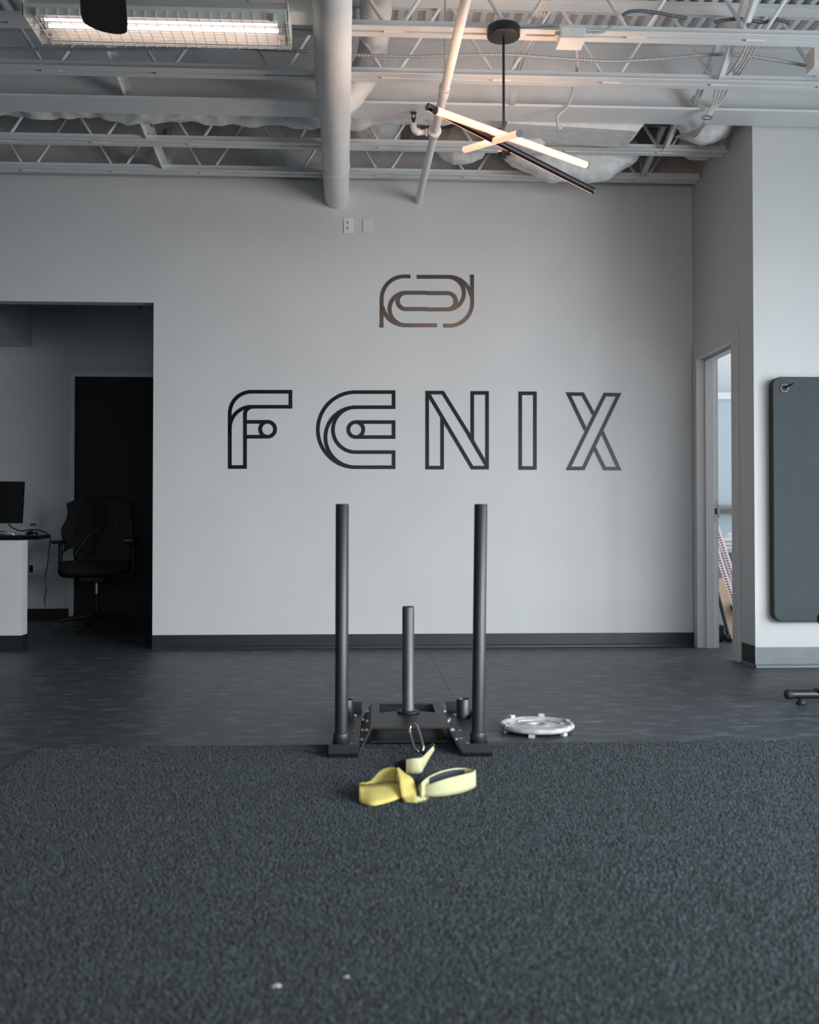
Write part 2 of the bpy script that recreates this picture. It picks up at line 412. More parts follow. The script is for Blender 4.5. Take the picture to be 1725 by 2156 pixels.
strut((XL+.02, 7.09, 3.36), (XL+.0, 7.26, 3.68), 'short left strut rising from the last joist to the logo wall')
strut((XR, 5.05, 3.66), (XR, 5.54, 3.345), 'right diagonal strut between the lamp joist and the conduit joist')
strut((XR+.05, 5.05, 3.345), (XR+.05, 5.54, 3.68), 'right strut rising from the lamp joist toward the girder beside the cable bundle')
strut((XR, 5.56, 3.56), (XR, 5.985, 3.37), 'right diagonal strut between the conduit joist and the girder')
strut((XR, 6.0, 3.52), (XR, 6.56, 3.34), 'right diagonal strut between the girder and the second joist, by wrapped duct')
strut((XR, 6.60, 3.50), (XR, 7.09, 3.34), 'right diagonal strut ending at the joist by the logo wall')
strut((XR+.03, 7.09, 3.34), (XR+.03, 7.25, 3.66), 'short right strut rising from the last joist to the logo wall')
strut((1.93, 4.60, 3.62), (1.93, 5.02, 3.40), 'strut at the top right above the nearest joist')

# ------------------------------------------------------------------ ducts and pipes
def wrapped(pts, rs, amp, fr, n=40, k=14, seed=0, squash=1.0, long=1.0):
    """crinkled insulation sleeve around a path"""
    P = catmull(pts, k); RR = []
    for i in range(len(rs)-1):
        for j in range(k): RR.append(rs[i]+(rs[i+1]-rs[i])*(j/k))
    RR.append(rs[-1])
    m = MB(); m.tube(P, RR, n, cap=False); vs = []
    off = Vector((seed*3.7, seed*1.3, seed*2.1))
    for i, v in enumerate(m.v):
        c = P[i//n]; d = Vector(v)-c
        q = Vector(v)
        a = noise.noise(q*fr+off)*amp + noise.noise(q*fr*2.7+off)*amp*.5 + abs(noise.noise(Vector((q.x*fr*.5*long, q.y*fr*1.6, q.z*fr*1.6))+off))*amp*.7
        ln = d.length; d = d*((ln+a)/ln) if ln > 1e-6 else d
        vs.append(tuple(c+Vector((d.x, d.y, d.z*squash))))
    m.v = vs
    e = len(P)-1
    m.add([vs[j] for j in range(n)], [tuple(range(n))]); m.add([vs[e*n+j] for j in range(n)], [tuple(range(n))])
    return m
# main round duct running under the joists to the logo wall
md = thing('round_duct', 'large white round duct running under the joists into the logo wall', 'duct', (-.15, 5.5, 3.21))
zc = 3.215
def dpath(px, y): return Vector(((PY(px, 300, y)).x, y, zc))
pa = [dpath(697, 2.9), dpath(697, 4.0), dpath(699, 4.6), dpath(700, 4.95), dpath(701, 5.3), dpath(703, 5.65), dpath(706, 5.9), dpath(707, 6.4), dpath(709, 7.28)]
wrapped([pa[0], pa[1], pa[2], pa[3], pa[4], pa[5], pa[6]], [.090, .090, .091, .093, .0955, .094, .091], .002, 9, n=40, seed=1).build('duct_sleeve', 'pipe_white', md)
MB().tube([pa[6], pa[7], pa[8]], .0885, 40).build('duct_end_section', 'pipe_white', md)
for yy in (5.93, 6.62):
    c = pa[6] if yy < 6 else pa[7]+(pa[8]-pa[7])*((yy-6.4)/.88)
    MB().tube([c+Vector((0, -.012, 0)), c+Vector((0, -.004, 0)), c+Vector((0, .004, 0)), c+Vector((0, .012, 0))], [.0895, .0925, .0925, .0895], 40).build('seam_band', 'duct_wrap', md)
# branch duct
bd = wrapped([(-.165, 5.76, 3.165), (-.05, 5.735, 3.30), (.03, 5.725, 3.42), (.075, 5.68, 3.53), (.085, 5.40, 3.585), (.085, 4.9, 3.60), (.08, 4.2, 3.60)], [.055]+[.082]*6, .007, 8, n=36, seed=3).build('branch_duct', 'duct_wrap')
tag(bd, 'grey insulated branch duct rising from the big round duct through the joists', 'duct')
# long wrapped duct between the girder and the second joist
wrapped_ = wrapped([(-4.4, 6.31, 3.51), (-3, 6.31, 3.512), (-2.2, 6.31, 3.51), (-1.2, 6.31, 3.505), (-.3, 6.31, 3.50), (.5, 6.31, 3.505), (1.05, 6.31, 3.50)], [.135, .132, .136, .14, .14, .13, .13], .032, 5, n=56, k=44, seed=5, long=.6).build('wrapped_duct', 'duct_wrap')
tag(wrapped_, 'long crinkled insulated duct lying behind the girder', 'duct')
w2 = wrapped([(.93, 6.44, 3.40), (1.0, 6.44, 3.39), (1.12, 6.44, 3.38), (1.19, 6.44, 3.39)], [.07, .10, .105, .06], .03, 7, n=40, k=10, seed=9).build('duct_elbow', 'duct_wrap')
tag(w2, 'wrapped duct stub behind the girder above the lamp', 'duct')
fl_ = MB(); a = PY(1068, 250, 6.12); b = PY(1354, 258, 6.12)
fl_.prism([(a.x, 6.12, 3.45), (b.x, 6.12, 3.45), (b.x+.02, 6.12, 3.33), (b.x-.04, 6.12, 3.268), (b.x-.08, 6.12, 3.275), (b.x-.35, 6.12, 3.287), (a.x, 6.12, 3.305)], (0, .30, .01))
tag(fl_.build('insulation_board', 'duct_wrap'), 'flat torn insulation board hanging behind the girder', 'insulation')
# sagging sleeves between the second and the last joist
def sag(px0, px1, pyb, y, r, label, seed, n_=5, drop=.0):
    a = PY(px0, pyb, y).x; b = PY(px1, pyb, y).x; zb = PY((px0+px1)/2, pyb, y).z
    pts = []; rs = []
    for i in range(n_+2):
        t = i/(n_+1); e = 1-abs(2*t-1)**2.6
        pts.append((a+(b-a)*t, y, zb+r+(1-e)*r*.35)); rs.append(max(.02, r*(.45+.55*e)))
    o = wrapped(pts, rs, r*.13, 7, n=56, k=16, seed=seed).build('sagging_duct', 'duct_wrap')
    return tag(o, label, 'duct')
sag(1068, 1338, 380, 6.84, .165, 'big sagging insulated duct bulging below the last joist beside the lamp', 12, 7)
sag(925, 1018, 343, 6.86, .13, 'rounded insulated duct end hanging between the slanted pipe and the lamp', 14)
sag(745, 825, 315, 6.84, .17, 'small insulated bulge right of the big round duct', 15)
sag(1436, 1530, 302, 6.36, .13, 'crumpled insulated duct at the right above the doorway corner', 16)
sag(1440, 1508, 334, 6.82, .12, 'insulated bulge low in the right corner of the ceiling', 17)
# slanted sprinkler pipe with coupling, tee and upright head
pp = thing('sprinkler_pipe', 'slim white sprinkler pipe running under the joists to the logo wall', 'pipe', (.43, 5.5, 3.17))
A0 = PY(981, 0, 4.45); A1 = PY(881, 424, 7.27)
sl = (A1-A0)/(A1.y-A0.y)
def pa_(y): return A0+sl*(y-A0.y)
MB().tube([pa_(3.0), pa_(7.28)], .0245, 20).build('pipe_run', 'pipe_white', pp)
yc = 5.42
MB().tube([pa_(yc-.06), pa_(yc-.05), pa_(yc+.05), pa_(yc+.06)], [.0255, .0285, .0285, .0255], 20).build('coupling', 'pipe_white', pp)
ring = [pa_(5.36)+Vector((math.cos(t)*.031, .0, math.sin(t)*.031)) for t in [i*2*PI/20 for i in range(21)]]
hg = MB().tube(ring, .0025, 6).build('hanger_ring', 'conduit', pp)
h0 = pa_(5.36)
MB().tube([h0+Vector((0, 0, .03)), Vector((h0.x, 5.36, DK))], .004, 8).build('hanger_rod', 'conduit', hg)
T = pa_(5.98)
te = MB().tube([T+Vector((0, -.04, 0)), T+Vector((0, -.034, 0)), T+Vector((0, .034, 0)), T+Vector((0, .04, 0))], [.026, .033, .033, .026], 20).build('tee_clamp', 'pipe_white', pp)
ring = [T+Vector((math.cos(t)*.036, -.03, math.sin(t)*.036)) for t in [i*2*PI/20 for i in range(21)]]
MB().tube(ring, .004, 6).build('u_bolt', 'pipe_white', te)
MB().tube([T+Vector((-.02, 0, .0)), T+Vector((-.04, 0, .0)), T+Vector((-.041, 0, 0)), T+Vector((-.055, 0, 0)), T+Vector((-.056, 0, 0)), T+Vector((-.085, 0, 0)), T+Vector((-.086, 0, 0)), T+Vector((-.10, 0, .002)), T+Vector((-.118, 0, .012)), T+Vector((-.124, 0, .03)), T+Vector((-.124, 0, .05))],
          [.017, .017, .022, .022, .016, .016, .021, .021, .021, .02, .02], 16).build('elbow', 'pipe_white', pp)
hd = MB(); c = T+Vector((-.124, 0, .05))
hd.tube([c, c+Vector((0, 0, .03))], .009, 10); hd.tube([c+Vector((-.011, 0, .03)), c+Vector((-.012, 0, .045)), c+Vector((-.003, 0, .062))], .003, 6); hd.tube([c+Vector((.011, 0, .03)), c+Vector((.012, 0, .045)), c+Vector((.003, 0, .062))], .003, 6)
hd.tube([c+Vector((0, 0, .025)), c+Vector((0, 0, .033))], .013, 8)
hd.tube([c+Vector((0, 0, .062)), c+Vector((0, 0, .066))], .019, 16)
hd.build('sprinkler_head', 'sprinkler_brass', pp)

# ------------------------------------------------------------------ conduit and cables
def flex(name, pts, r, material, label, cat='conduit', step=.0062):
    P = catmull(pts, 24); out = []; acc = 0; out.append(P[0])
    for i in range(1, len(P)):
        d = P[i]-P[i-1]; L = d.length
        while acc+L >= step:
            t = (step-acc)/L; q = P[i-1]+d*t; out.append(q); P[i-1] = q; d = P[i]-q; L = d.length; acc = 0
            if L < 1e-7: break
        acc += L
    rs = [r if i % 2 else r*.8 for i in range(len(out))]
    return tag(MB().tube(out, rs, 8, smooth=False).build(name, material), label, cat)
yf = Y3-.075
flex('ribbed_conduit', [PY(x, y, yf) for x, y in ((-60, 104), (120, 104), (300, 104), (450, 98), (560, 104), (680, 110), (760, 116), (860, 119), (950, 117), (1060, 115), (1150, 121), (1240, 127), (1300, 129), (1390, 124), (1480, 116), (1545, 115), (1610, 123), (1680, 135), (1724, 143))], 0.0105, 'conduit',
     'long pale ribbed conduit clipped along the joist in front of the girder')
flex('ribbed_conduit', [PY(x, y, Y4-.02) for x, y in ((1312, 32), (1325, 25), (1347, 23), (1385, 27), (1415, 33), (1446, 38))], .010, 'conduit_dark', 'dark ribbed conduit humped over the nearest joist right of the junction box')
flex('ribbed_conduit', [PY(x, y, Y4+.02) for x, y in ((1505, 46), (1545, 40), (1575, 41), (1605, 47), (1640, 42), (1665, 50))], .010, 'conduit_dark', 'dark wavy ribbed conduit at the far right on the nearest joist')
flex('ribbed_conduit', [PY(x, y, Y4-.03) for x, y in ((1090, 56), (1110, 56), (1145, 53), (1180, 54))], .008, 'conduit', 'short ribbed conduit linking lamp canopy and junction box')
flex('ribbed_conduit', [PY(x, y, Y4-.05) for x, y in ((1226, 64), (1240, 69), (1258, 70), (1274, 65), (1288, 54))], .008, 'conduit', 'short curled ribbed conduit leaving the junction box to the right')
def cable(pts, r, label, material='cable_white', group=None):
    return tag(MB().tube(catmull(pts, 10), r, 8).build('cable', material), label, 'cable', group)
cable([PY(1210, 74, 5.3), PY(1215, 128, 5.5), PY(1213, 163, 5.7), PY(1197, 220, 5.86), PY(1176, 243, 5.9), PY(1174, 256, 5.9), PY(1178, 270, 5.9), PY(1183, 266, 5.9)], .0085, 'white cable drooping in front of the girder right of the lamp')
for i, (o_, lb) in enumerate(((0, 'leftmost white cable of the bunch behind the lamp rod'), (7, 'middle white cable of the bunch behind the lamp rod'), (15, 'third white cable of the bunch behind the lamp rod'), (24, 'rightmost slack white cable of the bunch behind the lamp rod'))):
    cable([PY(1140+o_*.8, 0, 4.75), PY(1131+o_*.7, 25, 4.9), PY(1122+o_*.6, 60, 5.15), PY(1100+o_*.9, 95, 5.35), PY(1084+o_*.85, 124, 5.6), PY(1079+o_*.55, 160, 5.75), PY(1075+o_*.4, 215, 5.85), PY(1068+o_*.2, 248, 6.12)], .0035, lb)
for i, (o_, lb) in enumerate(((0, 'left white cable of the bundle tied to the right struts'), (6, 'second white cable of the bundle tied to the right struts'), (12, 'third white cable of the bundle tied to the right struts'), (18, 'outer white cable of the bundle tied to the right struts'))):
    cable([PY(1577+o_*1.3, 84, 5.2), PY(1548+o_*1.2, 140, 5.47), PY(1512+o_*1.5, 178, 5.7), PY(1502+o_*.9, 215, 5.82), PY(1489+o_*.35, 243, 5.85), PY(1483+o_*.3, 258, 5.88), PY(1470+o_*.4, 272, 6.1), PY(1446+o_*1.0, 282+o_*.3, 6.3), PY(1424+o_*.9, 288+o_*.35, 6.45)], .006, lb)
cable([PY(1462, 202, 5.95), PY(1453, 216, 5.93), PY(1460, 222, 5.93), PY(1473, 213, 5.94), PY(1497, 217, 5.93), PY(1540, 228, 5.93), PY(1595, 239, 5.96)], .005, 'thin white cable looping along the girder web at the right')
tb = MB(); c = PY(1489, 248, 5.84)
tb.tube([c+Vector((math.cos(t)*.03, 0, math.sin(t)*.012)) for t in [i*2*PI/14 for i in range(15)]], .003, 6)
tag(tb.build('cable_tie', 'conduit_dark'), 'dark tie around the white cable bundle at the right', 'cable tie')

# junction boxes
jb = thing('junction_box', 'white square junction box under the nearest joist beside the lamp canopy', 'junction box', PY(1204, 60, 4.97))
c = PY(1204, 56, 4.97)
MB().bbox(c.x-.060, c.x+.060, 4.93, 5.05, B-.055, B-.002, .004).build('body', 'heater_case', jb)
MB().bbox(c.x-.064, c.x+.064, 4.926, 5.054, B-.061, B-.055, .003).build('cover_plate', 'plastic_white', jb)
MB().tube([(c.x-.06, 4.96, B-.025), (c.x-.085, 4.96, B-.025)], .012, 10).build('connector', 'bolt', jb)
jb2 = thing('junction_box', 'small white box cut by the right edge of the photo near the ceiling', 'junction box', PY(1724, 125, 5.35))
a = PY(1711, 142, 5.38)
MB().bbox(a.x, a.x+.13, 5.36, 5.46, a.z, a.z+.11, .004).build('body', 'heater_case', jb2)
MB().bbox(a.x-.003, a.x+.133, 5.355, 5.465, a.z-.006, a.z, .002).build('cover_plate', 'plastic_white', jb2)

# ------------------------------------------------------------------ pendant lamp
LXp, LYp = .712, 4.985
pl = thing('pendant_lamp', 'black pendant lamp with three crossed glowing orange light bars', 'lamp', (LXp, LYp, 2.7))
cz = PY(1061, 79, LYp).z
MB().lathe((LXp, LYp, cz), [(0, 0), (.075, 0), (.080, .002), (.082, .006), (.082, .046), (.079, .05), (0, .05)], 40).build('canopy', 'black_metal', pl)
MB().lathe((LXp, LYp, cz+.05), [(0, 0), (.045, 0), (.045, .028), (0, .028)], 8, smooth=False).build('ceiling_box', 'bolt', pl)
MB().tube([(LXp, LYp, cz), (LXp, LYp, 2.72)], .0065, 10).build('rod', 'black_metal', pl)
hub = MB(); hub.tube([(LXp, LYp, 2.77), (LXp, LYp, 2.675)], .014, 16); hub.tube([(LXp-.03, LYp, 2.70), (LXp+.03, LYp, 2.70)], .012, 12)
hub.build('hub', 'black_metal', pl)
def bar(p0, p1, dark, span, r=.0175, nm='light_bar'):
    """tube split lengthwise: housing arc centred on direction `dark`, the rest is diffuser"""
    p0, p1 = Vector(p0), Vector(p1); t = (p1-p0).normalized(); d = Vector(dark); d = (d-t*d.dot(t)).normalized(); e = t.cross(d)
    def arc(a0, a1, rr, n):
        m = MB(); vs = []
        for p in (p0, p1):
            for i in range(n+1):
                a = a0+(a1-a0)*i/n; vs.append(p+(d*math.cos(a)+e*math.sin(a))*rr)
            vs.append(p+d*(.35*rr*math.cos((a0+a1)/2)))
        k = n+2
        m.add(vs, [(i, i+1, k+i+1, k+i) for i in range(n)], True)
        m.add([vs[n], vs[n+1], vs[k+n+1], vs[k+n]], [(0, 1, 2, 3)]); m.add([vs[n+1], vs[0], vs[k], vs[k+n+1]], [(0, 1, 2, 3)])
        return m
    hs = arc(-span/2, span/2, r*1.04, 12).build('bar_housing', 'black_metal', pl)
    arc(span/2, 2*PI-span/2, r, 18).build('diffuser', 'lamp_glow', hs)
    for p, s_ in ((p0, -1), (p1, 1)):
        MB().tube([p-t*s_*.001, p+t*s_*.006], r*1.04, 18).build('end_cap', 'conduit_dark', hs)
a0, a1 = PY(918, 233, 4.66), PY(1234, 347, 5.36)
bar(a0, a1, (0, 1, .35), 1.3)
b0, b1 = PY(902, 225, 4.70), PY(1248, 401, 5.30)
bar(b0, b1, (.1, -1, .15), 3.35, r=.0165)
c0, c1 = PY(979, 315, 5.42), PY(1094, 281, 4.56)
bar(c0, c1, (0, .5, 1), 1.3, r=.0165)
def strip_light(name, p0, p1, offset, direction, power):       # area light added to boost the lamp: thin strip on the bar's free side
    c = (p0+p1)/2+Vector(offset); t = (p1-p0).normalized(); d = Vector(direction); d = (d-t*d.dot(t)).normalized()
    l = bpy.data.lights.new(name, 'AREA'); l.shape = 'RECTANGLE'; l.size = (p1-p0).length*.96; l.size_y = .02; l.energy = power; l.color = (1, .62, .40)
    o = bpy.data.objects.new(name, l); COL.objects.link(o); z = -d; y = z.cross(t)
    o.matrix_world = Matrix(((t.x, y.x, z.x, c.x), (t.y, y.y, z.y, c.y), (t.z, y.z, z.z, c.z), (0, 0, 0, 1)))
strip_light('light_bar_added_uplight', a0, a1, (0, 0, .022), (0, 0, 1), 6.2)  # added light that throws extra warmth up onto the joists
strip_light('light_bar_added_backlight', b0, b1, (0, .022, -.006), (0, 1, -.15), 7)  # added light facing the wall, for the warm reflection in the emblem

# ------------------------------------------------------------------ infrared heater
HX0, HX1, HY0, HY1, HZ = -1.473, -.316, 4.50, 4.76, 3.09
ht = thing('infrared_heater', 'long ceiling heater with two glowing tubes behind a wire guard', 'heater', ((HX0+HX1)/2, 4.63, HZ))
c = MB(); th = .004
c.box(HX0, HX1, HY0, HY0+th, HZ, HZ+.046); c.box(HX0, HX1, HY1-th, HY1, HZ, HZ+.046)
c.box(HX0, HX0+th, HY0, HY1, HZ, HZ+.09); c.box(HX1-th, HX1, HY0, HY1, HZ, HZ+.09)
c.prism([(HX0, HY0, HZ+.046), (HX0, HY0+.05, HZ+.10), (HX0, HY1-.05, HZ+.10), (HX0, HY1, HZ+.046), (HX0, HY1, HZ+.05), (HX0, HY1-.05, HZ+.105), (HX0, HY0+.05, HZ+.105), (HX0, HY0, HZ+.05)], (HX1-HX0, 0, 0))
c.build('housing', 'heater_case', ht)
rf = MB()
pr = [(HY0+.012, HZ+.006), (HY0+.03, HZ+.05), (HY0+.06, HZ+.08), (HY0+.10, HZ+.07), (HY0+.13, HZ+.05), (HY0+.16, HZ+.07), (HY0+.20, HZ+.08), (HY0+.23, HZ+.05), (HY1-.012, HZ+.006)]
for (y0, z0), (y1, z1) in zip(pr, pr[1:]): rf.add([(HX0+.03, y0, z0), (HX1-.03, y0, z0), (HX1-.03, y1, z1), (HX0+.03, y1, z1)], [(0, 1, 2, 3)])
rf.build('reflector', 'heater_reflector', ht)
for yy in (4.574, 4.637):
    MB().tube([(HX0+.075, yy, HZ+.022), (HX1-.055, yy, HZ+.022)], .0108, 14).build('glowing_tube', 'heater_tube', ht)
for xx in (HX0+.05, HX1-.04):
    for yy in (4.574, 4.637): MB().box(xx-.012, xx+.012, yy-.013, yy+.013, HZ+.008, HZ+.075).build('tube_clip', 'bolt', ht)
for x_, y_ in ((HX0+.055, HY0-.003), (HX1-.075, HY0-.003), (HX0+.055, HY1-.03), (HX1-.06, HY1-.03)):
    MB().bbox(x_-.010, x_+.010, y_-.008, y_+.006, HZ-.004, HZ+.028, .002).build('clip', 'bolt', ht)
gm = MB().box(HX0+.004, HX1-.004, HY0+.004, HY0+.008, HZ-.010, HZ-.006).build('guard_frame', 'heater_case', ht)
for i in range(25):
    x = HX0+.01+(HX1-HX0-.02)*i/24
    MB().tube([(x, HY0-.004, HZ+.028), (x, HY0-.004, HZ-.008), (x, HY1+.003, HZ-.008), (x, HY1+.003, HZ+.006)], .0019, 6).build('guard_wire', 'heater_case', gm)
for i in range(5):
    y = HY0+.002+(HY1-HY0-.004)*i/4
    MB().tube([(HX0, y, HZ-.0045), (HX1, y, HZ-.0045)], .0019, 6).build('guard_wire', 'heater_case', gm)
for xx in (HX0+.12, HX1-.12):
    MB().tube([(xx, 4.63, HZ+.1), (xx, 4.9, B+.02)], .005, 8).build('hanger_chain', 'conduit', ht)
MB().bbox(HX1-.02, HX1+.13, 4.60, 4.72, HZ+.09, HZ+.19, .004).build('terminal_box', 'heater_case', ht)

# ------------------------------------------------------------------ ceiling fan (one blade tip reaches into view)
tip = PZ(221, 70, 2.90); hubp = Vector((tip.x+.14, tip.y-.66, 2.92))
fn = thing('ceiling_fan', 'black ceiling fan blade poking down in front of the heater', 'fan', hubp)
MB().lathe((hubp.x, hubp.y, 2.86), [(0, 0), (.08, 0), (.11, .03), (.11, .10), (.06, .14), (0, .14)], 28).build('motor', 'black_metal', fn)
MB().tube([(hubp.x, hubp.y, 3.0), (hubp.x, hubp.y, DK-.03)], .014, 12).build('downrod', 'black_metal', fn)
MB().lathe((hubp.x, hubp.y, DK-.06), [(0, 0), (.05, 0), (.07, .05), (.07, .059), (0, .059)], 24).build('ceiling_cup', 'black_metal', fn)
th0 = math.atan2(tip.y-hubp.y, tip.x-hubp.x); L = (tip-hubp).length+.035
for k in range(3):
    a = th0+k*2*PI/3; u = Vector((math.cos(a), math.sin(a), 0)); v = Vector((-math.sin(a), math.cos(a), 0))
    ol = []
    for s_, wd in ((.11, .045), (.2, .07), (.35, .086), (L-.12, .092)): ol.append((s_, wd))
    edge = [hubp+u*s_+v*wd for s_, wd in ol]
    for i in range(1, 12):
        t = PI/2-PI*i/12; edge.append(hubp+u*(L-.10+.10*max(0, math.cos(t))**.6)+v*(.092*math.sin(t)))
    edge += [hubp+u*s_-v*wd for s_, wd in reversed(ol)]
    tl = [p+Vector((0, 0, .13*((p-hubp).dot(v)))) for p in edge]
    bo = MB().prism(tl, (0, 0, .012)).build('blade', 'black_metal', fn)
    MB().prism([p+Vector((0, 0, -.006)) for p in (hubp+u*.08-v*.02, hubp+u*.24-v*.012, hubp+u*.24+v*.012, hubp+u*.08+v*.02)], (0, 0, .006)).build('blade_iron', 'black_metal', bo)

# ------------------------------------------------------------------ wall lettering and emblem
def arc(cx, cy, r, a0, a1, n=26): return [(cx+r*math.cos(math.radians(a0+(a1-a0)*i/n)), cy-r*math.sin(math.radians(a0+(a1-a0)*i/n))) for i in range(n+1)]
def decal(name, label, cat, strokes, ox, oy, sc_, wd, material, group=None, th0=.003):
    m = MB()
    for si, st in enumerate(strokes):
        st = [q for i_, q in enumerate(st) if i_ == 0 or abs(q[0]-st[i_-1][0])+abs(q[1]-st[i_-1][1]) > 1.5]; th = th0+.0005*si; pts = [PY(ox+x/sc_, oy+y/sc_, W-th) for x, y in st]; closed = (st[0] == st[-1]) and len(st) > 2
        if closed: pts = pts[:-1]
        h = (wd/sc_)*W/F/2*1.0; L_, R_ = [], []; n = len(pts)
        for i in range(n):
            p = pts[i]; a = pts[(i-1) % n] if (closed or i > 0) else None; b = pts[(i+1) % n] if (closed or i < n-1) else None
            t1 = (p-a).normalized() if a is not None else (b-p).normalized(); t2 = (b-p).normalized() if b is not None else t1
            n1 = Vector((-t1.z, 0, t1.x)); n2 = Vector((-t2.z, 0, t2.x)); nn = (n1+n2)
            nn = nn.normalized() if nn.length > 1e-6 else n1
            k = min(2.2, 1/max(.3, nn.dot(n1)))
            L_.append(p+nn*h*k); R_.append(p-nn*h*k)
        D = Vector((0, th, 0)); vs = L_+R_+[q+D for q in L_]+[q+D for q in R_]; fs = []
        rng = range(n) if closed else range(n-1)
        for i in rng:
            j = (i+1) % n
            fs += [(i, j, n+j, n+i), (i, 2*n+i, 2*n+j, j), (n+i, n+j, 3*n+j, 3*n+i)]
        if not closed: fs += [(0, n, 3*n, 2*n), (n-1, 3*n-1, 4*n-1, 2*n-1)]
        m.add(vs, fs)
    return tag(m.build(name, material), label, cat, group)
GL = 'FENIX wall letters'
cx = lambda l: l
decal('wall_letter', 'letter F of the black FENIX lettering on the wall', 'letter', [
    [(242, 300), (242, 790), (104, 790), (104, 320)]+arc(300, 303, 196, 180, 90)+[(655, 107), (655, 243), (300, 243)]+arc(300, 439, 196, 90, 180)[1:]+[(104, 500)],
    [(242, 330), (243, 296), (256, 270), (280, 251), (310, 243)], [(242, 380), (440, 380)]+arc(448, 447.5, 67.5, 90, -90)+[(242, 515)], arc(448, 447, 68, 0, 360, 40)[:-1]+[arc(448, 447, 68, 0, 360, 40)[0]]],
    460, 800, 4.3125, 33, 'letter_gloss', GL)
decal('wall_letter', 'letter E of the FENIX lettering, rounded like a C with an inner bar', 'letter', [
    [(1245, 247), (1592, 247), (1592, 110), (1245, 110)]+arc(1245, 451, 341, 90, 270, 50)+[(1592, 792), (1592, 655), (1245, 655)]+arc(1245, 451, 204, 270, 90, 40),
    arc(1245, 520, 272, 90, 270, 44), [(1249, 382), (1592, 382), (1592, 518), (1249, 518)]+arc(1249, 450, 68, 270, 90), arc(1249, 450, 68, 0, 360, 40)[:-1]+[arc(1249, 450, 68, 0, 360, 40)[0]]],
    460, 800, 4.3125, 33, 'letter_gloss', GL)
decal('wall_letter', 'letter N of the black FENIX lettering on the wall', 'letter', [
    [(230, 300), (230, 692), (112, 692), (112, 100), (236, 100), (470, 478)], [(118, 104), (467, 692), (585, 692), (585, 102), (468, 102), (468, 478)], [(440, 432), (585, 680)]],
    870, 800, 3.75, 29, 'letter_gloss', GL)
decal('wall_letter', 'letter I of the black FENIX lettering on the wall', 'letter', [
    [(847, 400), (847, 105), (963, 105), (963, 695), (847, 695), (847, 400)]], 870, 800, 3.75, 29, 'letter_gloss', GL)
decal('wall_letter', 'letter X of the black FENIX lettering nearest the doorway', 'letter', [
    [(1420, 306), (1516, 115), (1624, 117), (1345, 698), (1228, 698), (1420, 306)], [(1364, 396), (1228, 111), (1341, 112), (1426, 270)], [(1494, 408), (1626, 699), (1513, 699), (1432, 535)]],
    870, 800, 3.75, 29, 'letter_gloss', GL)
cen = (857, 530)
half = [[(172, 890), (172, 500)]+arc(515, 500, 343, 180, 90, 30)+[(608, 158)],
        arc(530, 545, 352, 190, 270, 30)+[(1010, 897)],
        arc(540, 650, 246, 90, 270, 40), [(540, 404), (860, 404)], arc(540, 528, 123, 90, 270, 30)+[(860, 651)], [(172, 880), (172, 930)]]
lg = []
for st in half: lg.append(st); lg.append([(2*cen[0]-x, 2*cen[1]-y) for x, y in st])
decal('wall_emblem', 'glossy black paperclip-like emblem above the FENIX lettering', 'emblem', lg, 780, 560, 7.1875, 58, 'emblem_gloss')

# ------------------------------------------------------------------ outlets and blank plates
def plate(px0, py0, px1, py1, y, material, label, name):
    a = PY(px0, py0, y); b = PY(px1, py1, y)
    t = thing(name, label, 'wall plate', ((a.x+b.x)/2, y, (a.z+b.z)/2))
    MB().bbox(a.x, b.x, y-.007, y, b.z, a.z, .003).build('cover', material, t); return t, a, b
t, a, b = plate(723.5, 459, 744, 492, W, 'plastic_white', 'white duplex power outlet high on the wall below the round duct', 'power_outlet')
for fy in (.30, .66):
    z = a.z+(b.z-a.z)*fy; xc = (a.x+b.x)/2
    rc = MB().lathe((xc, W-.007, z), [(0, -.002), (.0155, -.002), (.0165, 0)], 20, axis='y').build('receptacle', 'plastic_white', t)
    MB().box(xc-.008, xc-.0050, W-.0098, W-.0088, z-.003, z+.007).build('slot', 'slot_dark', rc)
    MB().box(xc+.0050, xc+.008, W-.0098, W-.0088, z-.003, z+.006).build('slot', 'slot_dark', rc)
    MB().lathe((xc, W-.0088, z-.0095), [(0, -.001), (.0033, -.001), (.0033, 0)], 10, axis='y').build('ground_hole', 'slot_dark', rc)
t, a, b = plate(764, 459.5, 784.5, 492, W, 'plastic_pinkish', 'blank pinkish wall plate right of the power outlet', 'blank_plate')
for fz in (.12, .86):
    MB().lathe(((a.x+b.x)/2, W-.007, a.z+(b.z-a.z)*fz), [(0, -.001), (.003, -.001), (.003, 0)], 10, axis='y').build('screw', 'conduit', t)
t, a, b = plate(57, 1096, 83.5, 1113, OY, 'plastic_pinkish', 'white data plate on the office wall above the desk', 'data_plate')
MB().box(a.x+.03, b.x-.03, OY-.009, OY-.006, (a.z+b.z)/2-.012, (a.z+b.z)/2+.012).build('socket_row', 'conduit_dark', t)
t, a, b = plate(57, 1183, 75, 1212, OY, 'plastic_white', 'white cable plate on the office wall below the desk', 'cable_plate')
MB().box(a.x+.022, b.x-.022, OY-.009, OY-.006, b.z+.03, a.z-.03).build('cable_opening', 'slot_dark', t)

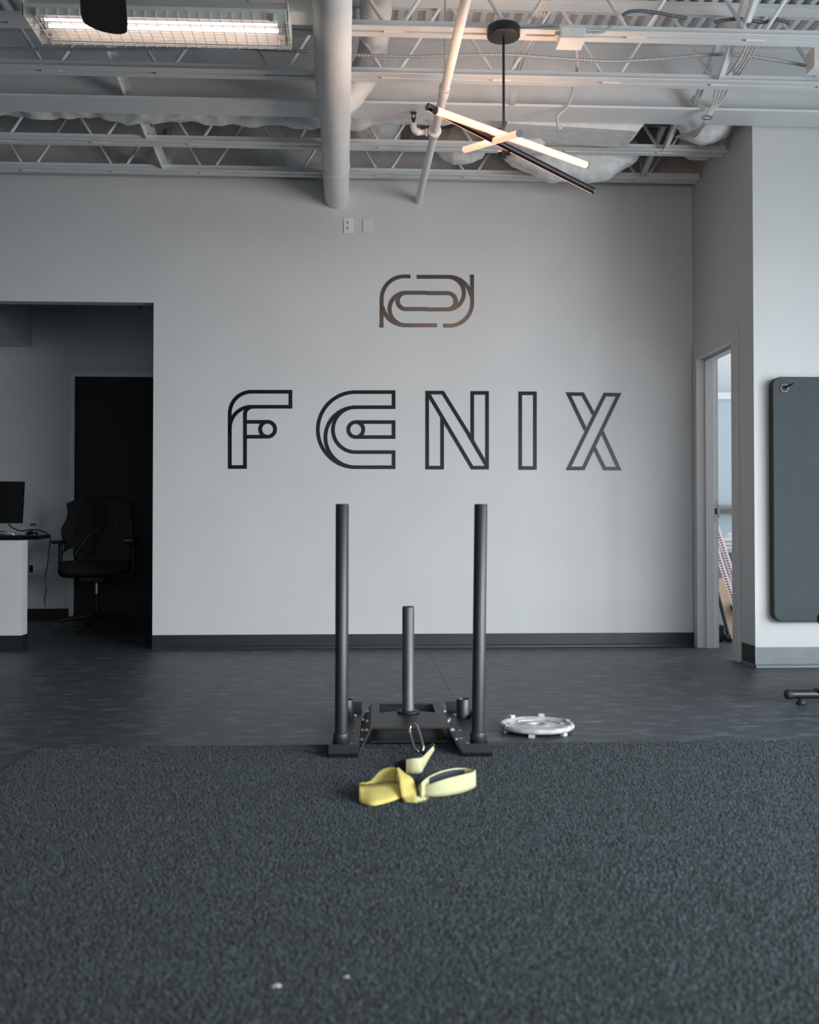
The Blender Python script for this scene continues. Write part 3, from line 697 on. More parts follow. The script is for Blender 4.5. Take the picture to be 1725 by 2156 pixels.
# ------------------------------------------------------------------ carpet (turf) with loop pile
c0 = PZ(80, 1572, .008); c1 = PZ(1725, 1556, .008); sl_ = (c1.y-c0.y)/(c1.x-c0.x)
def cback(x): return c0.y+sl_*(x-c0.x)
XC0, XC1 = c0.x, 3.6
cp = thing('carpet', 'dark charcoal gym carpet covering the floor in the foreground', 'carpet', (1, 1, 0))
cb = MB(); cb.prism([(XC0, -2.9, .0005), (XC1, -2.9, .0005), (XC1, cback(XC1), .0005), (XC0, c0.y, .0005)], (0, 0, .0045))
cb.build('backing', 'carpet_back', cp)
pile = MB(); vs = []; fs = []
rnd = random.random
def tufts(x0, x1, y0, y1, st, hgt, wd):
    ny = int((y1-y0)/st); nx = int((x1-x0)/st)
    for j in range(ny):
        for i in range(nx):
            x = x0+(i+rnd())*st; y = y0+(j+rnd())*st
            if y > cback(x)-.004 or x < XC0: continue
            a = rnd()*6.283; ca, sa = math.cos(a)*wd, math.sin(a)*wd
            h = hgt*(.6+.6*rnd()); ox = (rnd()-.5)*wd*2; oy = (rnd()-.5)*wd*2; n = len(vs)
            vs.extend(((x+ca, y+sa, .004), (x-.5*ca-.87*sa, y-.5*sa+.87*ca, .004), (x-.5*ca+.87*sa, y-.5*sa-.87*ca, .004), (x+ox, y+oy, .004+h)))
            fs.extend(((n, n+1, n+3), (n+1, n+2, n+3), (n+2, n, n+3)))
tufts(XC0, 3.1, 2.55, cback(3.1), .0066, .006, .0042)
tufts(XC0, 2.1, 1.3, 2.55, .0068, .006, .0043)
pile.v = vs; pile.f = fs; pile.sm = [False]*len(fs)
po = pile.build('carpet_pile', 'carpet_pile', cp); po['kind'] = 'stuff'

# crumbs on the carpet
def crumb(px, py, s, label):
    p = PZ(px, py, .012); m = MB(); v = []
    for i in range(7): v.append(p+Vector((random.uniform(-1, 1)*s, random.uniform(-1, 1)*s*.7, random.uniform(-.2, .5)*s)))
    m.tube([p+Vector((-s, 0, 0)), p+Vector((-s*.3, s*.2, s*.25)), p+Vector((s*.4, -s*.1, s*.3)), p+Vector((s, s*.2, 0))], [s*.1, s*.38, s*.42, s*.08], 6, smooth=False)
    tag(m.build('crumb', 'crumb'), label, 'crumb')
crumb(583, 2078, .008, 'larger pale crumb on the carpet near the bottom edge'); crumb(730, 2058, .005, 'smaller pale crumb on the carpet near the bottom edge')

# ------------------------------------------------------------------ weight sled (local frame: origin on the floor below its middle)
SX, SY = .197, 4.18
sd = thing('weight_sled', 'black steel weight sled with two tall push posts and a loading post', 'weight sled', (SX, SY, .0065), local=True, rz=-.0175)
YF, YR_ = 3.735-SY, 4.66-SY
HALF, SKI = .3, .108
for s_ in (-1, 1):
    x0, x1 = (s_*HALF, s_*(HALF-SKI)) if s_ < 0 else (HALF-SKI, HALF)
    # skid: flat plate turned up at both ends
    yy = [(YF, .050), (YF, .018), (YF+.006, .006), (YF+.016, 0), (YR_-.016, 0), (YR_-.006, .006), (YR_, .018), (YR_, .050)]
    th = .006; outer = yy; inner = [(YF+th, .050), (YF+th, .02), (YF+.012, .0105), (YF+.019, th), (YR_-.019, th), (YR_-.012, .0105), (YR_-th, .02), (YR_-th, .050)]
    m = MB()
    poly = [(x0, y, z) for y, z in outer]+[(x0, y, z) for y, z in reversed(inner)]
    n = len(outer); vs = [(x0, y, z) for y, z in outer]+[(x0, y, z) for y, z in inner]+[(x1, y, z) for y, z in outer]+[(x1, y, z) for y, z in inner]; fs = []
    for i in range(n-1):
        fs += [(i, i+1, 2*n+i+1, 2*n+i), (n+i, 3*n+i, 3*n+i+1, n+i+1), (i, n+i, n+i+1, i+1), (2*n+i, 2*n+i+1, 3*n+i+1, 3*n+i)]
    fs += [(0, 2*n, 3*n, n), (n-1, 2*n-1, 4*n-1, 3*n-1)]
    m.add(vs, fs); sk = m.build('skid', 'sled_paint', sd)
    # outer edge flange
    xo = s_*HALF
    MB().prism([(xo-s_*.006, YF+.02, th), (xo-s_*.006, YR_-.02, th), (xo-s_*.006, YR_-.06, .028), (xo-s_*.006, YF+.06, .028)], (s_*.006, 0, 0)).build('edge_flange', 'sled_paint', sk)
    xp = s_*.257
    # front push post in its socket, leaning very slightly
    so = MB().lathe((xp, 3.85-SY, th), [(0, 0), (.0305, 0), (.0305, .062), (.029, .066), (.0255, .066)], 28).build('post_socket', 'sled_post', sd)
    ln = .012 if s_ > 0 else .002
    po_ = MB().tube([(xp, 3.85-SY, .012), (xp+ln, 3.85-SY, .9275), (xp+ln, 3.85-SY, .9295)], [.0248, .0248, .0235], 28).build('push_post', 'sled_post', sd)
    # empty rear socket (open tube)
    m = MB(); c = (xp, 4.50-SY, th)
    m.lathe(c, [(.0305, 0), (.0305, .081), (.0295, .0825), (.0265, .0825), (.0255, .081), (.0255, .004), (0, .004)], 28)
    m.build('post_socket', 'sled_post', sd)
    for bx_, by_ in ((s_*.205, 4.02), (s_*.215, 4.18), (s_*.28, 3.98), (s_*.222, 4.55), (s_*.285, 4.55), (s_*.222, 3.93)):
        MB().lathe((bx_, by_-SY, th), [(.009, 0), (.009, .004), (.006, .008), (0, .009)], 10).build('bolt', 'bolt', sk)
# bridge: bent plate with opening for the loading post
TZ, BW, TW = .090, .192, .147; y0, y1 = 3.85-SY, 4.40-SY
def strip(m, x0, z0, x1, z1, y0, y1, th=.006):
    d = Vector((x1-x0, 0, z1-z0)).normalized(); nrm = Vector((-d.z, 0, d.x))
    if nrm.z < 0: nrm = -nrm
    a = Vector((x0, 0, z0)); b = Vector((x1, 0, z1)); poly = [a, b, b-nrm*th, a-nrm*th]
    m.prism([(p.x, y0, p.z) for p in poly], (0, y1-y0, 0))
br = MB()
hx0, hx1, hy0, hy1 = -.113, .113, 4.16-SY, 4.37-SY
br.box(-TW, TW, y0, hy0, TZ-.006, TZ); br.box(-TW, hx0, hy0, hy1, TZ-.006, TZ); br.box(hx1, TW, hy0, hy1, TZ-.006, TZ); br.box(-TW, TW, hy1, y1, TZ-.006, TZ)
bo = br.build('bridge_plate', 'sled_paint', sd)
for s_ in (-1, 1):
    m = MB(); strip(m, s_*TW, TZ, s_*BW, .006, y0-.04, y1+.10)
    m2 = MB()
    a, b = (s_*TW, TZ), (s_*BW, .006)
    poly = [(s_*TW, y0, TZ), (s_*TW, y1, TZ), (s_*BW, y1+.05, .006), (s_*BW, y0-.06, .006)]
    m2.prism(poly, (-s_*.005, 0, -.002)); wg = m2.build('side_wing', 'sled_paint', sd)
    for fy, fz in ((.12, .3), (.12, .72), (.45, .3), (.45, .72), (.85, .3), (.85, .72)):
        y = y0+(y1-y0)*fy; x = s_*(TW+(BW-TW)*fz); z = TZ+(.006-TZ)*fz
        MB().tube([(x-s_*.003, y, z-.002), (x+s_*.007, y, z+.004)], [.009, .007], 10).build('bolt', 'bolt', wg)
    m = MB(); m.prism([(s_*(BW-.001), y0-.06, .0065), (s_*(BW+.03), y0-.02, .0065), (s_*(BW+.03), y1+.02, .0065), (s_*(BW-.001), y1+.05, .0065)], (0, 0, .005)); m.build('wing_foot', 'sled_paint', wg)
MB().box(-.145, .145, y1-.01, y1-.004, .02, TZ-.006).build('rear_cross_plate', 'sled_paint', bo)
MB().box(-.145, .145, y0+.10, y1-.01, .012, .018).build('lower_pan', 'sled_paint', bo)
fy = 4.15-SY
dp = MB().lathe((.003, fy, TZ), [(0, 0), (.045, 0), (.045, .008), (.042, .010), (.028, .011)], 32).build('post_flange', 'sled_paint', sd)
m = MB(); pts = [(-.045+.09*i/10, 0) for i in range(11)]
m.prism([(-.11, hy0-.001, TZ-.005)]+[(-.11+.22*i/14, hy0+.045*math.sin(PI*i/14)+.0, TZ-.005) for i in range(15)]+[(.11, hy0-.001, TZ-.005)], (0, 0, .0045)); m.build('tongue', 'sled_paint', bo)
MB().lathe((.003, fy, TZ+.010), [(.026, 0), (.026, .014), (.0242, .017), (.0242, .414), (.0225, .421), (.0205, .422), (.019, .418), (.017, .40), (0, .40)], 28).build('loading_post', 'worn_steel', sd)
# tow carabiner in the front lip
def C2(cx, cy, Y): return PY(660+cx/4.107, 1440+cy/4.107, Y)
cbn = thing('carabiner', 'silver carabiner hooked through the front of the weight sled', 'carabiner', C2(890, 470, 3.80))
loop = catmull([C2(*q) for q in ((832, 392, 3.845), (845, 362, 3.85), (872, 350, 3.845), (898, 372, 3.83), (922, 440, 3.80), (944, 520, 3.77), (948, 560, 3.76), (930, 585, 3.755), (900, 578, 3.755), (876, 555, 3.765), (852, 480, 3.795), (835, 415, 3.83), (832, 392, 3.845))], 8)
MB().tube(loop[:60], .0058, 10).build('frame', 'chrome', cbn)
MB().tube(loop[60:-8], .0052, 10).build('gate', 'chrome', cbn)
MB().tube(loop[-10:], .0065, 10).build('sleeve', 'bolt', cbn)
rg = thing('strap_ring', 'dark metal ring tying the yellow strap to the carabiner', 'ring', C2(985, 570, 3.74))
MB().tube(catmull([C2(*q) for q in ((925, 570, 3.75), (950, 600, 3.74), (975, 590, 3.735), (985, 560, 3.735), (1010, 530, 3.735), (1035, 520, 3.735), (1045, 540, 3.735), (1040, 560, 3.735))], 8), .004, 8).build('ring_wire', 'black_metal', rg)

# ------------------------------------------------------------------ yellow tow strap
def S(cx, cy): return (730+cx/5.75, 1560+cy/5.75)
def ribbon(pairs, name, material, parent, th=.0022, k=8, smooth=True):
    bt = catmull([p[0] for p in pairs], k); tp = catmull([p[1] for p in pairs], k); n = len(bt); m = MB(); vs = []
    nr = []
    for i in range(n):
        t = bt[min(i+1, n-1)]-bt[max(i-1, 0)]; nn = t.cross(tp[i]-bt[i])
        nr.append(nn.normalized() if nn.length > 1e-9 else Vector((0, 1, 0)))
    rows = 5
    for s_ in (-.5, .5):
        for i in range(n):
            for j in range(rows): vs.append(bt[i]+(tp[i]-bt[i])*(j/(rows-1))+nr[i]*th*s_)
    N = n*rows; fs = []
    for i in range(n-1):
        for j in range(rows-1):
            q = (i*rows+j, (i+1)*rows+j, (i+1)*rows+j+1, i*rows+j+1)
            fs.append(q); fs.append(tuple(N+x for x in reversed(q)))
        for j in (0, rows-1):
            fs.append((i*rows+j, (i+1)*rows+j, N+(i+1)*rows+j, N+i*rows+j))
    for i in (0, n-1):
        for j in range(rows-1): fs.append((i*rows+j, i*rows+j+1, N+i*rows+j+1, N+i*rows+j))
    m.add(vs, fs, smooth); return m.build(name, material, parent)
ZF = .0125
st = thing('tow_strap', 'yellow webbing tow strap knotted on the carpet in front of the sled', 'strap', PZ(870, 1680, ZF))
def gp(b, t):                       # band standing on the carpet at b, top edge seen at t
    p = PZ(*S(*b), ZF); return (p, PY(*S(*t), p.y))
def yp(b, t, Y, Yt=None): return (PY(*S(*b), Y), PY(*S(*t), Yt or Y))
front = [yp((835, 660), (832, 585), 3.215), gp((1000, 674), (1005, 525)), gp((1200, 664), (1200, 460)), gp((1400, 624), (1400, 410)), gp((1530, 575), (1525, 378))]
e = front[-1]
def bp(t):                          # back band: top edge at height .06
    p = PZ(*S(*t), .062); return (Vector((p.x, p.y, ZF)), p)
back = [bp((1545, 350)), bp((1430, 328)), bp((1300, 332)), bp((1150, 365)), bp((1000, 430)), bp((910, 500)), (PY(*S(840, 650), 3.23), PY(*S(838, 575), 3.23))]
turn = (e[0]+Vector((.012, .03, 0)), e[1]+Vector((.012, .03, 0)))
ribbon(front+[turn]+back, 'handle_loop', 'strap_pale', st)
off = Vector((.0, -.004, 0)); up_ = Vector((0, 0, -.004))
ribbon([(a+off, b+off+up_) for a, b in back[1:5]], 'handle_padding', 'strap_navy', st, th=.003)
lf = []
for b, t in (((665, 690), (655, 520)), ((500, 745), (500, 512)), ((330, 782), (330, 520)), ((215, 762), (215, 522))):
    lf.append((PZ(*S(*b), ZF), PZ(*S(*t), .048)))
p = (PZ(*S(152, 735), ZF), PZ(*S(160, 522), .05)); lf.append(p)
lf.append((p[0]+Vector((.004, .04, 0)), p[1]+Vector((.006, .018, .0))))
for b, t, Y in (((230, 560), (225, 505), 3.22), ((320, 520), (300, 475), 3.24), ((400, 515), (400, 368), 3.25), ((490, 510), (488, 325), 3.25), ((570, 510), (560, 320), 3.24), ((620, 510), (612, 335), 3.225)):
    lf.append(yp(b, t, Y))
ribbon(lf, 'left_loop', 'strap_yellow', st)
cr = [(PY(*S(600, 338), 3.225), PY(*S(625, 322), 3.235)), (PY(*S(618, 385), 3.19), PY(*S(700, 388), 3.21)), (PY(*S(638, 480), 3.16), PY(*S(790, 450), 3.19)), (PY(*S(655, 600), 3.145), PY(*S(828, 540), 3.18)), (PY(*S(672, 690), 3.14), PY(*S(845, 650), 3.16)), (PZ(*S(700, 738), ZF), PZ(*S(855, 745), ZF))]
ribbon(cr, 'crossing_band', 'strap_yellow', st)
sm = [(PY(*S(855, 750), 3.13), PY(*S(845, 668), 3.15)), (PY(*S(905, 764), 3.125), PY(*S(890, 672), 3.16)), (PY(*S(965, 735), 3.15), PY(*S(950, 674), 3.18)), (PY(*S(1012, 680), 3.19), PY(*S(1008, 672), 3.20))]
ribbon(sm, 'under_fold', 'strap_pale', st)
tl = [yp((718, 398), (720, 222), 3.50), yp((810, 396), (810, 212), 3.49), yp((900, 385), (895, 205), 3.50), yp((935, 330), (930, 185), 3.54), yp((990, 225), (985, 128), 3.61), yp((1062, 108), (1050, 60), 3.70)]
ribbon(tl, 'tail', 'strap_pale', st)
ribbon([yp((722, 395), (722, 228), 3.515), yp((640, 340), (640, 245), 3.54), yp((560, 320), (560, 268), 3.55), yp((505, 320), (505, 305), 3.54)], 'tail_padding', 'strap_navy', st, th=.004)

# ------------------------------------------------------------------ weight plate lying on the floor
pc = PZ(1130.5, 1528, .022)
wp = thing('weight_plate', 'chipped white iron weight plate lying on the rubber floor beside the sled', 'weight plate', (pc.x, pc.y, 0))
RP = .156
MB().lathe((pc.x, pc.y, .012), [(.027, 0), (RP-.02, 0), (RP-.006, .002), (RP, .009), (RP, .015), (RP-.005, .022), (RP-.014, .024), (RP-.022, .020), (RP-.03, .013), (.10, .011), (.062, .014), (.05, .019), (.03, .020), (.027, .018), (.027, 0)], 64).build('disc', 'plate_enamel', wp)
for a in (72, 128, 200, 318, 20):
    r_ = RP-.012; ca, sa = math.cos(math.radians(a)), math.sin(math.radians(a)); c = Vector((pc.x+ca*r_, pc.y+sa*r_, 0)); u = Vector((-sa, ca, 0))*.013; v = Vector((ca, sa, 0))*.009
    z0, hh = (.034, .013) if a in (72, 128) else (.030, .008)
    MB().prism([c-u-v+Vector((0, 0, z0)), c+u-v+Vector((0, 0, z0)), c+u*.9+v+Vector((0, 0, z0)), c-u*.9+v+Vector((0, 0, z0))], (0, 0, hh)).build('lug', 'plate_enamel', wp)
for a in (252, 312, 190, 70, 130):
    ca, sa = math.cos(math.radians(a)), math.sin(math.radians(a)); c = Vector((pc.x+ca*(RP-.016), pc.y+sa*(RP-.016), 0)); u = Vector((-sa, ca, 0))*.012; v = Vector((ca, sa, 0))*.008
    MB().prism([c-u-v, c+u-v, c+u+v, c-u+v], (0, 0, .0125)).build('foot', 'plate_enamel', wp)
for k in range(5):
    a0 = 2*PI*k/5+.2; rb = MB(); n = 8; po_l = []
    for i in range(n+1): po_l.append((pc.x+math.cos(a0+i*.095)*.122, pc.y+math.sin(a0+i*.095)*.122, .0236))
    for i in range(n, -1, -1): po_l.append((pc.x+math.cos(a0+i*.095)*.108, pc.y+math.sin(a0+i*.095)*.108, .0236))
    rb.prism(po_l, (0, 0, .004)); rb.build('raised_rib', 'plate_enamel', wp)

# ------------------------------------------------------------------ hanging exercise mat
my = YC-.075; a = PY(1627, 793, my); b = PY(1627, 1309, my)
MX0, MX1, MZ1, MZ0 = a.x, a.x+.62, a.z, b.z
hm = thing('exercise_mat', 'dark grey exercise mat hanging from a hook on the bright wall', 'mat', (MX0+.31, my, MZ0))
def rrect(x0, x1, z0, z1, r, y, n=8):
    out = []
    for (cx_, cz_, a0) in ((x1-r, z1-r, 0), (x0+r, z1-r, 90), (x0+r, z0+r, 180), (x1-r, z0+r, 270)):
        for i in range(n+1):
            t = math.radians(a0+90*i/n); out.append((cx_+r*math.cos(t), y, cz_+r*math.sin(t)))
    return out
m = MB(); m.prism(rrect(MX0, MX1, MZ0, MZ1, .055, my+.005), (0, .045, 0)); m.build('foam_core', 'mat_edge', hm)
ff = MB(); o1 = rrect(MX0+.001, MX1-.001, MZ0+.001, MZ1-.001, .055, my+.005); o2 = rrect(MX0+.005, MX1-.005, MZ0+.005, MZ1-.005, .052, my)
n = len(o1); ff.add(o1+o2, [(i, (i+1) % n, n+(i+1) % n, n+i) for i in range(n)]+[tuple(range(n, 2*n))]); ff.build('front_face', 'mat_foam', hm)
ec = PY(1652, 817, my)
ey = MB().lathe((ec.x, my, ec.z), [(.016, -.002), (.019, -.005), (.027, -.005), (.031, -.001), (.031, .001)], 28, axis='y').build('eyelet', 'conduit_dark', hm)
MB().lathe((ec.x, my, ec.z), [(0, -.0015), (.016, -.0015)], 20, axis='y').build('eyelet_hole', 'slot_dark', ey)
hk = MB(); hk.tube([(ec.x, my+.04, ec.z), (ec.x+.004, my-.03, ec.z+.004), (ec.x+.02, my-.06, ec.z+.016), (ec.x+.03, my-.062, ec.z+.02)], .005, 10)
tag(hk.build('wall_hook', 'black_metal'), 'black hook poking through the mat eyelet', 'hook')

# ------------------------------------------------------------------ bench at the right edge
fp = PZ(1688, 1483, 0)
bn = thing('exercise_bench', 'black exercise bench whose tubular foot shows at the right edge', 'bench', (fp.x+.3, fp.y, 0))
x0 = PY(1653, 1462, fp.y).x; zt = PY(1660, 1462, fp.y).z
MB().tube([(x0+.016, fp.y, zt), (x0+.62, fp.y, zt)], .022, 20).build('foot_tube', 'black_metal', bn)
MB().tube([(x0, fp.y, zt), (x0+.004, fp.y, zt), (x0+.02, fp.y, zt), (x0+.034, fp.y, zt)], [.014, .021, .025, .0245], 20).build('end_cap', 'black_rubber', bn)
MB().lathe((fp.x, fp.y, 0), [(0, 0), (.024, 0), (.022, .014), (.016, .018), (.016, zt-.02), (0, zt-.02)], 20).build('levelling_foot', 'black_rubber', bn)
MB().lathe((fp.x+.5, fp.y, 0), [(0, 0), (.024, 0), (.022, .014), (.016, .018), (.016, zt-.02), (0, zt-.02)], 20).build('levelling_foot', 'black_rubber', bn)
MB().tube([(x0+.20, fp.y, zt), (x0+.20, fp.y+.02, zt+.02), (x0+.27, fp.y+.05, .40)], .02, 14).build('upright', 'black_metal', bn)
MB().bbox(x0+.155, x0+.19, fp.y-.03, fp.y+.03, zt+.005, zt+.028, .004).build('bracket', 'black_metal', bn)
px_ = PY(1718, 1310, fp.y+.13).x
MB().bbox(px_, px_+.9, fp.y-.13, fp.y+.13, .375, .425, .012).build('seat_pad', 'black_rubber', bn)
MB().tube([(px_+.8, fp.y, .38), (px_+.8, fp.y, .0)], .02, 14).build('upright', 'black_metal', bn)

# ------------------------------------------------------------------ office: chair, backpack, desk and what lies on it
cx0, cy0 = PY(203, 1312, 8.72).x, 8.72
oc_ = thing('office_chair', 'black swivel office chair in front of the dark office door', 'chair', (cx0, cy0, 0))
for k in range(5):
    a = math.radians(-100+72*k); u = Vector((math.cos(a), math.sin(a), 0)); c = Vector((cx0, cy0, 0))
    MB().tube([c+u*.03+Vector((0, 0, .12)), c+u*.18+Vector((0, 0, .10)), c+u*.31+Vector((0, 0, .075))], [.028, .022, .016], 10).build('base_leg', 'office_black', oc_)
    e = c+u*.305; v = Vector((-u.y, u.x, 0))
    cs = MB(); cs.tube([e+v*.01+Vector((0, 0, .03)), e+v*.03+Vector((0, 0, .03))], .03, 16); cs.tube([e-v*.03+Vector((0, 0, .03)), e-v*.01+Vector((0, 0, .03))], .03, 16); cs.tube([e+Vector((0, 0, .03)), e+Vector((0, 0, .08))], .008, 8); cs.tube([e-v*.012+Vector((0, 0, .034)), e+v*.012+Vector((0, 0, .034))], .034, 16)
    cs.build('caster', 'office_black', oc_)
gl_ = MB().tube([(cx0, cy0, .08), (cx0, cy0, .30)], .026, 16).build('column', 'office_black', oc_)
MB().tube([(cx0, cy0, .30), (cx0, cy0, .42)], .015, 14).build('gas_lift', 'bolt', gl_)
MB().bbox(cx0-.11, cx0+.11, cy0-.14, cy0+.14, .40, .455, .01).build('tilt_mechanism', 'office_black', oc_)
# seat: soft rounded cushion
st_ = MB(); N, M = 24, 14; vs = []; fs = []
for i in range(M+1):
    t = -PI/2+PI*i/M
    for j in range(N):
        a = 2*PI*j/N; ca, sa = math.cos(a), math.sin(a); se = lambda v, e: math.copysign(abs(v)**e, v)
        r_ = se(math.cos(t), .45); zz = se(math.sin(t), .8)
        x = .285*r_*se(ca, .55); y = .26*r_*se(sa, .55)
        vs.append((cx0+x, cy0-.02+y, .515+.05*zz+.035*(x/.285)**2*(1 if zz > 0 else .2)-.02*(y < -.2)))
for i in range(M):
    for j in range(N): fs.append((i*N+j, i*N+(j+1) % N, (i+1)*N+(j+1) % N, (i+1)*N+j))
st_.add(vs, fs, True); st_.build('seat', 'seat_fabric', oc_)
# backrest: curved rounded slab, wider at the bottom
bk = MB(); NX, NZ = 16, 14; vs = []
bz0, bz1 = .545, 1.125
for s_ in (0, 1):
    for j in range(NZ+1):
        tz = j/NZ; z = bz0+(bz1-bz0)*tz; hw_ = .27-.055*tz
        if tz > .8: hw_ *= math.sqrt(max(.0, 1-((tz-.8)/.2)**2.6*.42))
        if tz < .15: hw_ *= .86+.14*(tz/.15)
        for i in range(NX+1):
            tx = -1+2*i/NX; x = tx*hw_; y = cy0+.21+.05*tz-.035*tx*tx*-1*0+.04*(1-tx*tx)*(-1 if s_ == 0 else 1)*.6 - .03*(tx*tx) + (.035 if s_ else -.0)
            vs.append((cx0+.012+x, y, z - (.03*tx*tx if tz > .95 else 0)))
k = (NX+1)*(NZ+1); fs = []
for j in range(NZ):
    for i in range(NX):
        q = (j*(NX+1)+i, j*(NX+1)+i+1, (j+1)*(NX+1)+i+1, (j+1)*(NX+1)+i); fs.append(q); fs.append(tuple(k+x for x in reversed(q)))
for j in range(NZ):
    for i in (0, NX): fs.append((j*(NX+1)+i, (j+1)*(NX+1)+i, k+(j+1)*(NX+1)+i, k+j*(NX+1)+i))
for i in range(NX):
    for j in (0, NZ): fs.append((j*(NX+1)+i, j*(NX+1)+i+1, k+j*(NX+1)+i+1, k+j*(NX+1)+i))
bk.add(vs, fs, True); bk.build('backrest', 'office_black', oc_)
MB().tube([(cx0, cy0+.12, .44), (cx0, cy0+.26, .46), (cx0, cy0+.29, .70)], .025, 10).build('back_support', 'office_black', oc_)
for s_ in (-1, 1):
    xa = cx0+s_*.30
    ar = MB().tube(catmull([(cx0+s_*.15, cy0, .45), (xa-s_*.01, cy0, .46), (xa, cy0, .55), (xa+s_*.0, cy0, .72)], 6), .018, 10).build('arm_post', 'office_black', oc_)
    MB().bbox(xa-.04, xa+.04, cy0-.15, cy0+.12, .72, .748, .010).build('arm_pad', 'office_black', ar)
    if s_ > 0: MB().bbox(xa-.04, xa+.03, cy0-.155, cy0-.10, .746, .754, .002).build('arm_trim', 'bolt', ar)
# jacket slung over the backrest: folded cloth sheet
jk = MB(); NU, NV = 22, 22; vs = []
for s_ in (0, 1):
    for j in range(NV+1):
        v = j/NV
        for i in range(NU+1):
            u = i/NU; x = cx0-.285+.36*u*(1-.25*v)+.02*math.sin(v*9+u*4)-.03*v; z = 1.09-.46*v+.05*math.sin(u*PI)-.07*abs(u-.45)*(1-v)
            y = cy0+.115-.01*s_-.05*v+.03*noise.noise(Vector((u*4, v*4, 2)))+.006*math.sin(u*17+v*5)
            vs.append((x, y, z))
k = (NU+1)*(NV+1); fs = []
for j in range(NV):
    for i in range(NU):
        q = (j*(NU+1)+i, j*(NU+1)+i+1, (j+1)*(NU+1)+i+1, (j+1)*(NU+1)+i); fs.append(q); fs.append(tuple(k+x for x in reversed(q)))
jk.add(vs, fs, True)
jt = thing('jacket', 'black jacket slung over the backrest of the office chair', 'jacket', (cx0-.1, cy0+.1, .62))
jk.build('cloth', 'seat_fabric', jt)
MB().tube(catmull([PY(155, 1172, 8.70), PY(172, 1146, 8.72), PY(186, 1128, 8.74), PY(206, 1114, 8.76)], 8), .0022, 6).build('drawstring', 'conduit_dark', jt)
MB().tube(catmull([PY(244, 1095, 8.76), PY(252, 1117, 8.72), PY(262, 1130, 8.66)], 8), .0022, 6).build('drawstring', 'conduit_dark', jt)

# desk
DZ_ = .775
dxr = PY(60, 1140, W+.1).x
ds = thing('reception_desk', 'black desk top resting on the white half wall in the office', 'desk', (-3.2, 7.9, 0))
MB().prism([(-4.5, W-.02, DZ_-.008), (hx+.012, W-.02, DZ_-.008), (hx+.012, W+.35, DZ_-.008), (PY(106, 1127, 8.75).x, 8.75, DZ_-.008), (-4.5, 8.75, DZ_-.008)], (0, 0, .03)).build('desk_top', 'screen_black', ds)
MB().box(-4.4, -4.36, W+.2, 8.7, 0, DZ_-.008).build('side_panel', 'office_black', ds)
lp = PY(100, 1200, 8.7).x
MB().box(lp-.35, lp-.32, W+.2, 8.7, 0, DZ_-.008).build('side_panel', 'office_black', ds)
DT = DZ_+.022
mo = thing('monitor', 'black computer monitor on the reception desk at the left edge', 'monitor', (-2.95, 8.3, DT))
my_ = 8.30; r1 = PY(50.5, 1014, my_); r0 = PY(47.5, 1102, my_)
mm = MB(); mm.prism([(r1.x, my_, r1.z), (r0.x, my_-.02, r0.z), (r0.x-.53, my_-.06, r0.z), (r1.x-.53, my_-.04, r1.z+.005)], (0, .025, 0)); mm.build('screen', 'screen_black', mo)
MB().tube([(r0.x-.26, my_+.02, DT+.01), (r0.x-.26, my_+.04, r0.z+.15)], .025, 12).build('stand_neck', 'screen_black', mo)
MB().lathe((r0.x-.26, my_+.0, DT), [(0, 0), (.12, 0), (.12, .006), (.03, .014), (0, .014)], 24).build('stand_foot', 'screen_black', mo)
MB().lathe((r0.x-.19, my_-.005, r0.z+.006), [(0, -.0), (.004, 0), (0, .002)], 8, axis='y').build('power_button', 'conduit_dark', mo)
# mouse and its cord
mp_ = PY(67, 1121, 8.1)
ms = thing('computer_mouse', 'black computer mouse near the right end of the desk', 'mouse', (mp_.x, 8.1, DT))
m = MB(); vs = []; fs = []
for i in range(7):
    t = PI/2*i/6
    for j in range(18):
        a = 2*PI*j/18; vs.append((mp_.x+.05*math.cos(t)*math.cos(a), 8.1+.032*math.cos(t)*math.sin(a), DT+.034*math.sin(t)**.9))
for i in range(6):
    for j in range(18): fs.append((i*18+j, i*18+(j+1) % 18, (i+1)*18+(j+1) % 18, (i+1)*18+j))
m.add(vs, fs, True); m.build('shell', 'screen_black', ms)
MB().tube([(mp_.x+.018, 8.079, DT+.028), (mp_.x+.03, 8.08, DT+.026)], .004, 8).build('scroll_wheel', 'conduit', ms)
cable([PY(18, 1104, 8.25), PY(28, 1112, 8.2), PY(45, 1118, 8.2), PY(60, 1116, 8.3), PY(78, 1116, 8.4), PY(95, 1121, 8.6), PY(104, 1128, 8.78), PY(106, 1136, 8.79), PY(103, 1160, 8.8), PY(100, 1190, 8.8), PY(95, 1215, 8.8), PY(97, 1240, 8.8), PY(94, 1262, 8.8), PY(96, 1279, 8.8)], .005, 'black cord hanging over the end of the office desk', 'screen_black')
gls = thing('glasses', 'silver wire glasses lying on the desk at the left edge', 'glasses', PY(10, 1128, W+.05))
z0 = DT
gx = PY(6, 1128, W+.06).x
MB().tube(catmull([(gx-.07, W+.06, z0+.004), (gx-.03, W+.05, z0+.024), (gx+.02, W+.05, z0+.026), (gx+.055, W+.06, z0+.016), (gx+.075, W+.07, z0+.003)], 8), .003, 8).build('temple', 'chrome', gls)
MB().tube([(gx+.0+math.cos(t)*.022, W+.04, z0+.018+math.sin(t)*.014) for t in [i*2*PI/16 for i in range(17)]], .0025, 6).build('lens_rim', 'chrome', gls)
pen = PY(49, 1136, W+.0)
